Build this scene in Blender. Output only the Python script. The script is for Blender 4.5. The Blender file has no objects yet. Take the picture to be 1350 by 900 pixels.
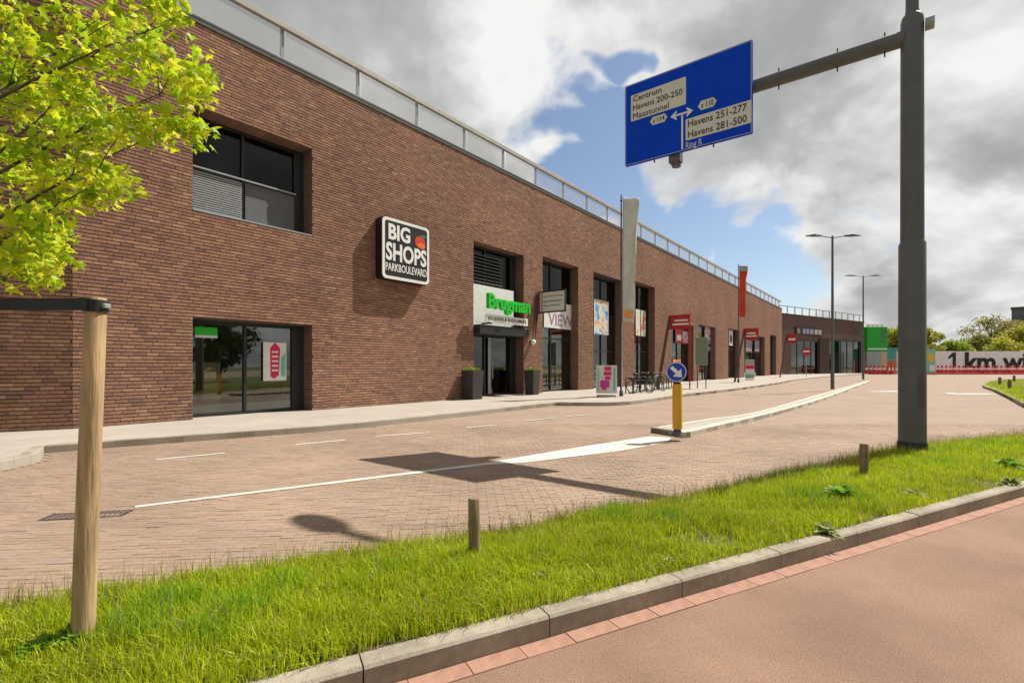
import bpy, bmesh, math, random
import numpy as np
from mathutils import Vector, Matrix
random.seed(7); rng = np.random.default_rng(11)
S = bpy.context.scene
COL = S.collection
R = math.radians

# ------------------------------------------------------------------ camera, world, sun, exposure
F, HX, HY, CH = 640.0, 675.0, 482.0, 1.5          # focal length in photo pixels, horizon point, eye height
cd = bpy.data.cameras.new('camera'); cam = bpy.data.objects.new('camera', cd); COL.objects.link(cam)
cd.sensor_width = 36; cd.lens = 36*F/1350; cd.shift_y = 32/1350; cd.clip_start = .05; cd.clip_end = 3000
cam.location = (0, 0, CH); cam.rotation_euler = (R(90), 0, 0); S.camera = cam
S.view_settings.view_transform = 'Standard'; S.view_settings.look = 'None'
S.view_settings.exposure = 0.46; S.view_settings.gamma = 1
S.render.resolution_x = 1024; S.render.resolution_y = 682

SH = Vector((-.653, -.372, -1.0))                   # the way the sunlight travels
SUN_EL = math.atan2(1, math.hypot(.653, .372)); SUN_ROT = math.atan2(.653, .372)
sl = bpy.data.lights.new('sun', 'SUN'); sl.energy = 5.0; sl.angle = R(.4); sl.color = (1, .945, .86)
so = bpy.data.objects.new('sun', sl); COL.objects.link(so); so.location = (0, 0, 60)
so.rotation_euler = SH.to_track_quat('-Z', 'Y').to_euler()

W = bpy.data.worlds.new('World'); S.world = W; W.use_nodes = True
def build_world():
    nt = W.node_tree; nt.nodes.clear(); N = nt.nodes.new; L = nt.links.new
    def math_(op, a, b=None, c=None, clamp=False):
        n = N('ShaderNodeMath'); n.operation = op; n.use_clamp = clamp
        for i, v in enumerate((a, b, c)):
            if v is None: continue
            if isinstance(v, (int, float)): n.inputs[i].default_value = v
            else: L(v, n.inputs[i])
        return n.outputs[0]
    def noise(vec, scale, detail, rough, dist=0.0, lac=2.0):
        n = N('ShaderNodeTexNoise'); n.inputs['Scale'].default_value = scale; n.inputs['Detail'].default_value = detail
        n.inputs['Roughness'].default_value = rough; n.inputs['Distortion'].default_value = dist
        n.inputs['Lacunarity'].default_value = lac
        L(vec, n.inputs['Vector']); return n.outputs['Fac']
    def rng_(v, a, b, c=0, d=1, smooth=True):
        n = N('ShaderNodeMapRange'); n.interpolation_type = 'SMOOTHSTEP' if smooth else 'LINEAR'
        L(v, n.inputs['Value'])
        for k, q in zip(('From Min', 'From Max', 'To Min', 'To Max'), (a, b, c, d)): n.inputs[k].default_value = q
        return n.outputs['Result']
    tc = N('ShaderNodeTexCoord'); sep = N('ShaderNodeSeparateXYZ'); L(tc.outputs['Generated'], sep.inputs[0])
    x, y, z = sep.outputs
    zz = math_('ADD', math_('MAXIMUM', z, 0.0), .48)
    def plane(ox, oy):
        c = N('ShaderNodeCombineXYZ')
        L(math_('ADD', math_('DIVIDE', x, zz), ox), c.inputs[0]); L(math_('ADD', math_('DIVIDE', y, zz), oy), c.inputs[1])
        c.inputs[2].default_value = .37
        return c.outputs[0]
    OX, OY = 3.1, 1.7
    p0 = plane(OX, OY); p1 = plane(OX+.07, OY+.045)
    d0 = noise(p0, 2.0, 7, .56, .2); d1 = noise(p1, 2.0, 5, .56, .2)
    fine = noise(p0, 8, 5, .6, .3)
    mid = noise(p0, 3.6, 5, .56, .25)
    wob = N('ShaderNodeTexNoise'); wob.inputs['Scale'].default_value = 6; wob.inputs['Detail'].default_value = 3; L(tc.outputs['Generated'], wob.inputs['Vector'])
    wv = N('ShaderNodeVectorMath'); wv.operation = 'MULTIPLY_ADD'; L(wob.outputs['Color'], wv.inputs[0]); wv.inputs[1].default_value = (.22, .22, .22); wv.inputs[2].default_value = (-.11, -.11, -.11)
    wd = N('ShaderNodeVectorMath'); wd.operation = 'ADD'; L(tc.outputs['Generated'], wd.inputs[0]); L(wv.outputs[0], wd.inputs[1])
    def lobe(dx, dy, dz, r):
        v = N('ShaderNodeVectorMath'); v.operation = 'DISTANCE'; L(wd.outputs[0], v.inputs[0])
        v.inputs[1].default_value = Vector((dx, dy, dz)).normalized()
        return rng_(v.outputs['Value'], 0, r, 1, 0)
    def pd(px, py): return ((px-HX)/F, 1.0, (HY-py)/F)
    def lobes(lst):
        acc = None
        for (px, py, r, w) in lst:
            l = math_('MULTIPLY', lobe(*pd(px, py), r), w); acc = l if acc is None else math_('MAXIMUM', acc, l)
        return acc
    # a clear rift between the cloud banks, and the thick grey banks either side of it
    rift = lobes(((828, 85, .075, 1.0), (812, 130, .085, 1.0), (788, 190, .10, 1.0), (765, 245, .10, 1.0), (850, 295, .11, 1.0), (900, 325, .13, 1.0), (985, 345, .12, 1.0), (1050, 365, .10, .7)))
    gleam = lobes(((680, 50, .22, .9), (705, 150, .14, .9), (870, 20, .24, .8), (740, 290, .13, .8), (800, 230, .10, .7), (1020, 330, .13, .8), (1300, 330, .22, .9), (1010, 385, .2, .8), (1090, 400, .18, .7), (1340, 30, .2, .7), (1120, 120, .14, .4)))
    bank = math_('SUBTRACT', .82, gleam)
    dens = math_('ADD', math_('MULTIPLY', math_('SUBTRACT', d0, .5), .9), .68)
    dens = math_('SUBTRACT', dens, math_('MULTIPLY', rift, .30))
    dens = math_('ADD', dens, math_('MULTIPLY', math_('SUBTRACT', mid, .5), .45))
    dens = math_('ADD', dens, math_('MULTIPLY', math_('SUBTRACT', fine, .5), .20))
    cover = rng_(dens, .44, .57)
    lit = math_('MULTIPLY', math_('SUBTRACT', d0, d1), 2.0)
    thick = rng_(math_('ADD', math_('ADD', dens, math_('MULTIPLY', bank, .22)), math_('MULTIPLY', math_('SUBTRACT', mid, .5), .25)), .60, .98, 0, 1)
    br = math_('ADD', math_('MULTIPLY', thick, -.60), lit)
    br = math_('ADD', br, math_('MULTIPLY', math_('SUBTRACT', fine, .5), -.16))
    br = math_('ADD', br, .90)
    br = math_('MINIMUM', math_('MAXIMUM', br, .30), 1.0)
    cr = N('ShaderNodeValToRGB'); L(br, cr.inputs[0])
    e = cr.color_ramp.elements
    e[0].position = .30; e[0].color = (.40, .403, .408, 1); e[1].position = 1; e[1].color = (.93, .925, .915, 1)
    q = e.new(.55); q.color = (.52, .52, .522, 1); q = e.new(.78); q.color = (.71, .71, .705, 1)
    sky = N('ShaderNodeTexSky'); sky.sky_type = 'NISHITA'; sky.sun_disc = False
    sky.sun_elevation = SUN_EL; sky.sun_rotation = SUN_ROT; sky.air_density = 1.0; sky.dust_density = .8; sky.ozone_density = 1.0
    b0 = N('ShaderNodeBackground'); L(sky.outputs[0], b0.inputs[0]); b0.inputs[1].default_value = .085
    b1 = N('ShaderNodeBackground'); L(cr.outputs[0], b1.inputs[0]); b1.inputs[1].default_value = .72
    mx = N('ShaderNodeMixShader'); L(cover, mx.inputs[0]); L(b0.outputs[0], mx.inputs[1]); L(b1.outputs[0], mx.inputs[2])
    out = N('ShaderNodeOutputWorld'); L(mx.outputs[0], out.inputs[0])
build_world()

# ------------------------------------------------------------------ helpers
def g(px, py, z=0.0):                              # photo pixel -> point on a level z
    t = (CH-z)*F/(py-HY); return Vector(((px-HX)/F*t, t, z))
def at(px, Y): return (px-HX)/F*Y
def hz(py, Y): return CH+(HY-py)/F*Y
def tag(o, label=None, cat=None, group=None, kind=None):
    if label: o['label'] = label
    if cat: o['category'] = cat
    if group: o['group'] = group
    if kind: o['kind'] = kind
    return o
def empty(name, loc=(0, 0, 0), rz=0, label=None, cat=None, group=None):
    o = bpy.data.objects.new(name, None); COL.objects.link(o); o.location = loc; o.rotation_euler = (0, 0, rz)
    o.empty_display_size = .2
    return tag(o, label, cat, group)
def link(name, me, mat=None, parent=None, loc=(0, 0, 0), rz=0):
    o = bpy.data.objects.new(name, me); COL.objects.link(o)
    if mat and not me.materials: me.materials.append(mat)
    o.parent = parent; o.location = loc; o.rotation_euler = (0, 0, rz); return o
def copy_tree(o, parent=None):
    c = o.copy(); COL.objects.link(c); c.parent = parent
    for ch in list(o.children): copy_tree(ch, c)
    return c

class MB:
    def __init__(s): s.v = []; s.f = []; s.sm = []
    def add(s, vs, fs, smooth=False):
        b = len(s.v); s.v += [tuple(v) for v in vs]; s.f += [tuple(i+b for i in f) for f in fs]; s.sm += [smooth]*len(fs); return s
    def box(s, x0, x1, y0, y1, z0, z1, c=0.0, mat=None):
        if c <= 0:
            vs = [(x, y, z) for z in (z0, z1) for y in (y0, y1) for x in (x0, x1)]
            fs = [(0, 2, 3, 1), (4, 5, 7, 6), (0, 1, 5, 4), (2, 6, 7, 3), (0, 4, 6, 2), (1, 3, 7, 5)]
        else:
            bm = bmesh.new(); bmesh.ops.create_cube(bm, size=1)
            for v in bm.verts: v.co = ((x0+x1)/2+v.co.x*(x1-x0), (y0+y1)/2+v.co.y*(y1-y0), (z0+z1)/2+v.co.z*(z1-z0))
            bmesh.ops.bevel(bm, geom=bm.edges[:], offset=c, segments=1, affect='EDGES')
            bm.verts.index_update(); vs = [v.co.copy() for v in bm.verts]; fs = [[v.index for v in f.verts] for f in bm.faces]; bm.free()
        if mat is not None: vs = [mat @ Vector(v) for v in vs]
        return s.add(vs, fs)
    def tube(s, pts, rs, n=12, caps=True, smooth=True):
        pts = [Vector(p) for p in pts]
        if isinstance(rs, (int, float)): rs = [rs]*len(pts)
        vs = []; fs = []; up = None
        for i, p in enumerate(pts):
            d = (pts[min(i+1, len(pts)-1)]-pts[max(i-1, 0)]).normalized()
            if up is None: up = Vector((0, 0, 1)) if abs(d.z) < .9 else Vector((1, 0, 0))
            a = d.cross(up).normalized(); b = a.cross(d).normalized(); up = b
            for k in range(n):
                w = 2*math.pi*k/n; vs.append(p+(a*math.cos(w)+b*math.sin(w))*rs[i])
        m = len(pts)
        for i in range(m-1):
            for k in range(n):
                k2 = (k+1) % n; fs.append((i*n+k, (i+1)*n+k, (i+1)*n+k2, i*n+k2))
        s.add(vs, fs, smooth)
        if caps:
            s.add(vs[:n], [tuple(range(n))]); s.add(vs[-n:], [tuple(reversed(range(n)))])
        return s
    def ring(s, c, axis_a, axis_b, r, tr, n=24, m=6):
        c, A, B = Vector(c), Vector(axis_a), Vector(axis_b); Nn = A.cross(B)
        vs = []; fs = []
        for i in range(n):
            w = 2*math.pi*i/n; d = A*math.cos(w)+B*math.sin(w)
            for k in range(m):
                q = 2*math.pi*k/m; vs.append(c+d*(r+tr*math.cos(q))+Nn*tr*math.sin(q))
        for i in range(n):
            for k in range(m):
                i2, k2 = (i+1) % n, (k+1) % m; fs.append((i*m+k, i2*m+k, i2*m+k2, i*m+k2))
        return s.add(vs, fs, True)
    def prism(s, pts, z0, z1):
        n = len(pts)
        if sum(pts[i][0]*pts[(i+1) % n][1]-pts[(i+1) % n][0]*pts[i][1] for i in range(n)) < 0: pts = pts[::-1]
        vs = [(p[0], p[1], z0) for p in pts]+[(p[0], p[1], z1) for p in pts]
        fs = [tuple(range(n))[::-1], tuple(range(n, 2*n))]+[(i, (i+1) % n, (i+1) % n+n, i+n) for i in range(n)]
        return s.add(vs, fs)
    def plate(s, pts, y0, y1):                      # outline in local x,z extruded along y
        n = len(pts)
        if sum(pts[i][0]*pts[(i+1) % n][1]-pts[(i+1) % n][0]*pts[i][1] for i in range(n)) < 0: pts = pts[::-1]
        vs = [(p[0], y0, p[1]) for p in pts]+[(p[0], y1, p[1]) for p in pts]
        fs = [tuple(range(n)), tuple(range(n, 2*n))[::-1]]+[(i, i+n, (i+1) % n+n, (i+1) % n) for i in range(n)]
        return s.add(vs, fs)
    def sheet(s, pts, z):
        n = len(pts)
        if sum(pts[i][0]*pts[(i+1) % n][1]-pts[(i+1) % n][0]*pts[i][1] for i in range(n)) < 0: pts = pts[::-1]
        return s.add([(p[0], p[1], z) for p in pts], [tuple(range(n))])
    def mesh(s, name):
        me = bpy.data.meshes.new(name); me.from_pydata(s.v, [], s.f); me.polygons.foreach_set('use_smooth', s.sm); me.update(); return me
    def build(s, name, mat, parent=None, loc=(0, 0, 0), rz=0): return link(name, s.mesh(name), mat, parent, loc, rz)

def ellipse(cx, cz, rx, rz_, n=28): return [(cx+rx*math.cos(2*math.pi*i/n), cz+rz_*math.sin(2*math.pi*i/n)) for i in range(n)]
def rrect(x0, x1, z0, z1, r, n=5):
    p = []
    for cx, cz, a in ((x1-r, z1-r, 0), (x0+r, z1-r, 90), (x0+r, z0+r, 180), (x1-r, z0+r, 270)):
        for i in range(n+1): w = R(a+90*i/n); p.append((cx+r*math.cos(w), cz+r*math.sin(w)))
    return p
def smooth_line(pts, n=6):                         # Catmull-Rom
    out = []; P = [Vector(p[:2]) for p in pts]
    for i in range(len(P)-1):
        a, b, c, d = P[max(i-1, 0)], P[i], P[i+1], P[min(i+2, len(P)-1)]
        for k in range(n):
            t = k/n
            out.append(.5*((2*b)+(c-a)*t+(2*a-5*b+4*c-d)*t*t+(3*b-a-3*c+d)*t**3))
    out.append(P[-1]); return out

# ------------------------------------------------------------------ materials
MATS = {}
def M(name, col, rough=.7, var=.15, scale=6.0, bump=0.0, bscale=40.0, metal=0.0, spec=.4, attr=None, transl=None, coords='Object', var2=0.0, scale2=.6, stretch=None):
    if name in MATS: return MATS[name]
    m = bpy.data.materials.new(name); m.use_nodes = True; MATS[name] = m
    nt = m.node_tree; N = nt.nodes.new; L = nt.links.new; b = nt.nodes['Principled BSDF']
    b.inputs['Roughness'].default_value = rough; b.inputs['Metallic'].default_value = metal; b.inputs['Specular IOR Level'].default_value = spec
    tc = N('ShaderNodeTexCoord'); no = N('ShaderNodeTexNoise'); no.inputs['Scale'].default_value = scale; no.inputs['Detail'].default_value = 6; no.inputs['Roughness'].default_value = .6
    vec = tc.outputs[coords]
    if stretch:
        mp = N('ShaderNodeMapping'); L(vec, mp.inputs[0]); mp.inputs['Scale'].default_value = stretch; vec = mp.outputs[0]
    L(vec, no.inputs['Vector'])
    mr = N('ShaderNodeMapRange'); L(no.outputs['Fac'], mr.inputs[0])
    mr.inputs[1].default_value = .3; mr.inputs[2].default_value = .7; mr.inputs[3].default_value = 1-var; mr.inputs[4].default_value = 1+var
    fac = mr.outputs[0]
    if var2:
        n2 = N('ShaderNodeTexNoise'); n2.inputs['Scale'].default_value = scale2; n2.inputs['Detail'].default_value = 4; L(tc.outputs[coords], n2.inputs['Vector'])
        m2 = N('ShaderNodeMapRange'); L(n2.outputs['Fac'], m2.inputs[0]); m2.inputs[1].default_value = .3; m2.inputs[2].default_value = .7; m2.inputs[3].default_value = 1-var2; m2.inputs[4].default_value = 1+var2
        mm = N('ShaderNodeMath'); mm.operation = 'MULTIPLY'; L(fac, mm.inputs[0]); L(m2.outputs[0], mm.inputs[1]); fac = mm.outputs[0]
    vm = N('ShaderNodeVectorMath'); vm.operation = 'SCALE'; L(fac, vm.inputs['Scale'])
    if attr:
        at_ = N('ShaderNodeAttribute'); at_.attribute_name = attr; L(at_.outputs['Color'], vm.inputs[0])
    else: vm.inputs[0].default_value = col[:3]
    L(vm.outputs[0], b.inputs['Base Color'])
    if bump:
        nb = N('ShaderNodeTexNoise'); nb.inputs['Scale'].default_value = bscale; nb.inputs['Detail'].default_value = 5; L(vec, nb.inputs['Vector'])
        bp = N('ShaderNodeBump'); bp.inputs['Strength'].default_value = bump; bp.inputs['Distance'].default_value = .01; L(nb.outputs['Fac'], bp.inputs['Height']); L(bp.outputs[0], b.inputs['Normal'])
    if transl:
        tr = N('ShaderNodeBsdfTranslucent'); L(vm.outputs[0], tr.inputs[0]); ms = N('ShaderNodeMixShader'); ms.inputs[0].default_value = transl
        L(b.outputs[0], ms.inputs[1]); L(tr.outputs[0], ms.inputs[2]); L(ms.outputs[0], nt.nodes['Material Output'].inputs[0])
    return m
def brick_pattern(name, c1, c2, cm, bw, bh, mortar, rough=.85, rot=0.0, coords='Object', mapping=None, var2=.12, bump=.5, swap=False):
    m = bpy.data.materials.new(name); m.use_nodes = True; MATS[name] = m
    nt = m.node_tree; N = nt.nodes.new; L = nt.links.new; b = nt.nodes['Principled BSDF']; b.inputs['Roughness'].default_value = rough
    tc = N('ShaderNodeTexCoord'); mp = N('ShaderNodeMapping'); L(tc.outputs[coords], mp.inputs[0])
    mp.inputs['Rotation'].default_value = (R(90) if swap else 0, 0, rot)
    br = N('ShaderNodeTexBrick'); L(mp.outputs[0], br.inputs['Vector'])
    br.inputs['Color1'].default_value = (*c1, 1); br.inputs['Color2'].default_value = (*c2, 1); br.inputs['Mortar'].default_value = (*cm, 1)
    br.inputs['Scale'].default_value = 1; br.inputs['Mortar Size'].default_value = mortar; br.inputs['Brick Width'].default_value = bw; br.inputs['Row Height'].default_value = bh; br.inputs['Mortar Smooth'].default_value = .2
    n2 = N('ShaderNodeTexNoise'); n2.inputs['Scale'].default_value = .7; n2.inputs['Detail'].default_value = 7; n2.inputs['Roughness'].default_value = .65; L(tc.outputs[coords], n2.inputs['Vector'])
    m2 = N('ShaderNodeMapRange'); L(n2.outputs['Fac'], m2.inputs[0]); m2.inputs[1].default_value = .3; m2.inputs[2].default_value = .7; m2.inputs[3].default_value = 1-var2; m2.inputs[4].default_value = 1+var2
    vm = N('ShaderNodeVectorMath'); vm.operation = 'SCALE'; L(br.outputs['Color'], vm.inputs[0]); L(m2.outputs[0], vm.inputs['Scale']); L(vm.outputs[0], b.inputs['Base Color'])
    if bump:
        bp = N('ShaderNodeBump'); bp.inputs['Strength'].default_value = bump; bp.inputs['Distance'].default_value = .006; bp.invert = True; L(br.outputs['Fac'], bp.inputs['Height']); L(bp.outputs[0], b.inputs['Normal'])
    return m
def glass(name, tint, refl=.35):
    m = bpy.data.materials.new(name); m.use_nodes = True; MATS[name] = m
    nt = m.node_tree; N = nt.nodes.new; L = nt.links.new; nt.nodes.clear()
    out = N('ShaderNodeOutputMaterial'); t = N('ShaderNodeBsdfTransparent'); t.inputs[0].default_value = (*tint, 1)
    gl = N('ShaderNodeBsdfGlossy'); gl.inputs['Roughness'].default_value = .015; gl.inputs[0].default_value = (.9, .95, .9, 1)
    tc = N('ShaderNodeTexCoord'); no = N('ShaderNodeTexNoise'); no.inputs['Scale'].default_value = .5; L(tc.outputs['Object'], no.inputs[0])
    bp = N('ShaderNodeBump'); bp.inputs['Strength'].default_value = .06; bp.inputs['Distance'].default_value = .05; L(no.outputs['Fac'], bp.inputs['Height']); L(bp.outputs[0], gl.inputs['Normal'])
    fr = N('ShaderNodeFresnel'); fr.inputs[0].default_value = 1.5
    ad = N('ShaderNodeMath'); ad.operation = 'MULTIPLY_ADD'; ad.use_clamp = True; L(fr.outputs[0], ad.inputs[0]); ad.inputs[1].default_value = 1.2; ad.inputs[2].default_value = refl-.05
    mx = N('ShaderNodeMixShader'); L(ad.outputs[0], mx.inputs[0]); L(t.outputs[0], mx.inputs[1]); L(gl.outputs[0], mx.inputs[2]); L(mx.outputs[0], out.inputs[0])
    return m

def veil(name, c, f):
    m = bpy.data.materials.new(name); m.use_nodes = True; MATS[name] = m
    nt = m.node_tree; N = nt.nodes.new; L = nt.links.new; nt.nodes.clear()
    out = N('ShaderNodeOutputMaterial'); t = N('ShaderNodeBsdfTransparent'); d = N('ShaderNodeBsdfDiffuse')
    tc = N('ShaderNodeTexCoord'); no = N('ShaderNodeTexNoise'); no.inputs['Scale'].default_value = 3; L(tc.outputs['Object'], no.inputs[0])
    cr = N('ShaderNodeMapRange'); cr.inputs[3].default_value = .85; cr.inputs[4].default_value = 1.15; L(no.outputs['Fac'], cr.inputs[0])
    vm = N('ShaderNodeVectorMath'); vm.operation = 'SCALE'; vm.inputs[0].default_value = c; L(cr.outputs[0], vm.inputs['Scale']); L(vm.outputs[0], d.inputs[0])
    mx = N('ShaderNodeMixShader'); mx.inputs[0].default_value = f; L(t.outputs[0], mx.inputs[1]); L(d.outputs[0], mx.inputs[2]); L(mx.outputs[0], out.inputs[0]); return m
m_brick = M('brick', None, .85, .18, 9, .35, 60, attr='tint', spec=.25, var2=.16, scale2=.22)
m_mortar = M('mortar', (.075, .055, .043), .95, .2, 12)
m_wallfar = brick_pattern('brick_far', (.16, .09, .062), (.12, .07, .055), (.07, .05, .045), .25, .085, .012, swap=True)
m_reveal = brick_pattern('brick_reveal', (.22, .11, .07), (.15, .08, .06), (.07, .05, .045), .25, .085, .012, swap=True)
m_dark = M('dark_aluminium', (.022, .023, .025), .45, .1, 5)
m_grey = M('grey_metal', (.075, .078, .082), .5, .12, 4, .05, 30, metal=.0)
m_mast = M('mast_paint', (.10, .102, .107), .5, .12, 3, .04, 60)
m_galv = M('galvanised', (.33, .34, .34), .5, .12, 8, metal=.3)
m_rail = M('rail_paint', (.36, .35, .31), .55, .15, 3)
m_white = M('white_paint', (.76, .76, .74), .5, .05, 4)
m_black = M('black_panel', (.012, .012, .013), .4, .1, 4)
m_conc = M('concrete', (.40, .37, .325), .9, .12, 14, .25, 90, var2=.14, scale2=1.1)
m_kerb = M('kerb_concrete', (.30, .262, .20), .92, .16, 18, .5, 120, var2=.22, scale2=2.5)
m_mark = M('marking_paint', (.56, .53, .47), .75, .22, 26, .15, 80, var2=.12, scale2=1.6)
m_soil = M('soil', (.075, .062, .03), .95, .35, 9, .6, 60)
m_wood = M('weathered_wood', (.40, .27, .145), .8, .34, 34, .8, 60, var2=.24, scale2=3.2, stretch=(1, 1, .07))
m_woodg = M('grey_wood', (.22, .155, .09), .85, .35, 40, .6, 60, var2=.2, scale2=5, stretch=(1, 1, .08))
m_red = M('red_paint', (.40, .018, .022), .5, .12, 5)
m_blue = M('sign_blue', (.0, .05, .55), .6, .06, 2, spec=.12)
m_blue2 = M('disc_blue', (.012, .05, .42), .35, .06, 2)
m_yellow = M('bollard_yellow', (.62, .34, .015), .45, .08, 5)
m_plate = M('sign_plate', (.62, .61, .54), .5, .06, 5)
m_green = M('letter_green', (.02, .52, .03), .4, .08, 5)
m_gfab = M('flag_grey', (.62, .62, .57), .8, .1, 3, transl=.3)
m_rfab = M('flag_red', (.62, .075, .03), .8, .1, 3, transl=.3)
m_glass = glass('pane_glass', (.66, .72, .62), .17)
m_glassd = glass('pane_glass_dark', (.13, .14, .14), .10)
m_glassu = glass('pane_glass_matt', (.06, .06, .062), .03)
m_int = M('interior_wall', (.26, .27, .20), .9, .3, 1.5)
m_intf = M('interior_floor', (.32, .30, .25), .6, .2, 2)
m_bark = M('bark', (.10, .08, .055), .9, .3, 14, .6, 40)
m_leaf = M('leaf', None, .5, .12, 3, attr='tint', transl=.5, spec=.3)
m_grass = M('grass_blade', None, .55, .08, 2, attr='tint', transl=.42, spec=.25)
m_brown = M('corten_brown', (.10, .055, .032), .7, .2, 6)
m_rubber = M('black_rubber', (.02, .021, .022), .7, .15, 20)

def text(name, body, mat, parent, x0, x1, z0, z1, y, extrude=.006, bold=.0, shear=0.0, parentless=False):
    """lettering fitted into local x0..x1, z0..z1 with its face towards -y"""
    cu = bpy.data.curves.new(name, 'FONT'); cu.body = body; cu.extrude = .05; cu.offset = bold; cu.shear = shear; cu.resolution_u = 3; cu.space_line = .95
    to = bpy.data.objects.new(name, cu); COL.objects.link(to); bpy.context.view_layer.update()
    me = bpy.data.meshes.new_from_object(to.evaluated_get(bpy.context.evaluated_depsgraph_get()))
    bpy.data.objects.remove(to); bpy.data.curves.remove(cu)
    n = len(me.vertices); a = np.empty(n*3); me.vertices.foreach_get('co', a); a = a.reshape(-1, 3)
    lo, hi = a.min(0), a.max(0)
    b = np.empty_like(a)
    b[:, 0] = x0+(a[:, 0]-lo[0])/(hi[0]-lo[0])*(x1-x0); b[:, 2] = z0+(a[:, 1]-lo[1])/(hi[1]-lo[1])*(z1-z0)
    b[:, 1] = y-(a[:, 2]-lo[2])/(hi[2]-lo[2])*extrude
    me.vertices.foreach_set('co', b.ravel()); me.update(); me.materials.clear(); me.name = name
    return link(name, me, mat, parent)

def big_mesh(name, verts, faces, mat, parent=None, tint=None, flat=False):
    """numpy quads (n,4) or tris (n,3); tint per face (n,3)"""
    me = bpy.data.meshes.new(name); k = faces.shape[1]; nf = len(faces)
    me.vertices.add(len(verts)); me.vertices.foreach_set('co', verts.astype(np.float32).ravel())
    me.loops.add(nf*k); me.loops.foreach_set('vertex_index', faces.astype(np.int32).ravel())
    me.polygons.add(nf); me.polygons.foreach_set('loop_start', np.arange(0, nf*k, k, dtype=np.int32)); me.polygons.foreach_set('loop_total', np.full(nf, k, dtype=np.int32))
    me.update(calc_edges=True)
    if flat: me.shade_flat()
    if tint is not None:
        at_ = me.attributes.new('tint', 'FLOAT_COLOR', 'FACE'); c = np.ones((nf, 4), np.float32); c[:, :3] = tint; at_.data.foreach_set('color', c.ravel())
    me.materials.append(mat)
    return link(name, me, None, parent)
def tint_mesh(me, col):
    at_ = me.attributes.new('tint', 'FLOAT_COLOR', 'FACE'); at_.data.foreach_set('color', np.tile(np.array([*col, 1], np.float32), len(me.polygons)))
def project(P):
    return HX+F*P[..., 0]/P[..., 1], HY-F*(P[..., 2]-CH)/P[..., 1]

# ------------------------------------------------------------------ the setting: ground, road, paths
def struct(o, label, cat): return tag(o, label, cat, kind='structure')
m_ground = M('rough_grass', (.10, .115, .025), .95, .3, 1.2, .5, 12)
struct(MB().sheet([(-700, -700), (900, -700), (900, 900), (-700, 900)], -.07).build('ground', m_ground), 'wide level rough grassland under the whole street', 'ground')

PAVE_ROT = math.atan2(.09, 1.0)
PAVT = [tuple(q*k for q, k in zip(c, (.785, .765, .75))) for c in [(.375, .272, .198), (.355, .255, .187), (.395, .29, .21), (.35, .255, .19), (.375, .266, .19), (.365, .277, .215)]]
m_road = brick_pattern('road_bricks', (.305, .219, .159), (.28, .198, .147), (.243, .176, .131), .205, .068, .004, rough=.9, rot=-PAVE_ROT, var2=.13, bump=.5)
m_paver = M('paver', None, .9, .14, 20, .35, 110, attr='tint', var2=.2, scale2=.5, coords='Object')
road = struct(MB().sheet([(-60, -30), (170, -30), (170, 130), (-60, 130)], -.008).build('road', m_road), 'reddish brown brick paved road curving past the long brick building', 'road')

UK = Vector((.891, .454)); NK = Vector((-.454, .891)); PK = Vector((1.10, 3.137))     # line of the cycle path kerb
def kp(t, d): p = PK+UK*t+NK*d; return (p.x, p.y)

SW = [(-7.3, 4.5), (-7.34, 6.96), (-7.46, 7.62), (-7.62, 7.85), (-8.05, 8.35)]
SW2 = smooth_line([(-8.05, 8.35), (-7.35, 8.95), (-5.88, 10.0), (-3.98, 11.45), (-1.65, 14.1), (.67, 17.1), (1.9, 18.55), (2.3, 18.25)], 5)
SW3 = smooth_line([(2.3, 18.25), (4.56, 18.8), (8.2, 23.4), (14, 30), (22, 40), (31, 52), (48, 71), (68, 90)], 5)
swline = [Vector(p) for p in SW]+SW2+SW3
swpoly = [(p.x, p.y) for p in swline]+[(68, 100), (40, 100), (-30, 30), (-30, 4.5)]
m_side = brick_pattern('sidewalk_tiles', (.385, .342, .287), (.362, .322, .274), (.305, .274, .234), .3, .3, .006, rough=.9, rot=-R(51.6), var2=.10, bump=.3)
sidewalk = struct(MB().prism(swpoly, -.05, .12).build('sidewalk', m_side), 'pale concrete tile sidewalk along the foot of the brick building', 'sidewalk')
def kerb_run(name, line, width, z0, z1, mat, stone, parent, inner=1, limit=1e9):
    """individual kerb stones along a polyline, stones of one length; inner=+1 lies left of travel"""
    P = [Vector(p) for p in line]; acc = [0]
    for a, b in zip(P, P[1:]): acc.append(acc[-1]+(b-a).length)
    def pt(s):
        for i in range(len(P)-1):
            if s <= acc[i+1] or i == len(P)-2: return P[i].lerp(P[i+1], (s-acc[i])/(acc[i+1]-acc[i]))
    s = 0
    cache = {}
    while s < acc[-1]-.05:
        e = min(s+stone, acc[-1]); a, b = pt(s), pt(e); d = b-a
        key = round(d.length, 2)
        if key not in cache:
            l = d.length; m = MB(); c = .014
            prof = [(0, z0), (width, z0), (width, z1), (c, z1), (0, z1-c)] if inner > 0 else [(0, z0), (-width, z0), (-width, z1), (-c, z1), (0, z1-c)]
            vs = [(x, p[0], p[1]) for x in (.004, l-.004) for p in prof]; k = len(prof)
            fs = [tuple(range(k)), tuple(range(k, 2*k))[::-1]]+[(i, (i+1) % k, (i+1) % k+k, i+k) for i in range(k)]
            if inner > 0: fs = [f[::-1] for f in fs]
            cache[key] = m.add(vs, [f[::-1] for f in fs]).mesh('kerb_stone')
        o = link('kerb_stone', cache[key], mat, parent, (a.x, a.y, random.uniform(-.004, .003)), math.atan2(d.y, d.x))
        s = e
for seg in (SW, SW2, SW3[:24]): kerb_run('kerb_stone', seg, .15, -.05, .127, m_kerb, 1.0, sidewalk, inner=1)

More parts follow.
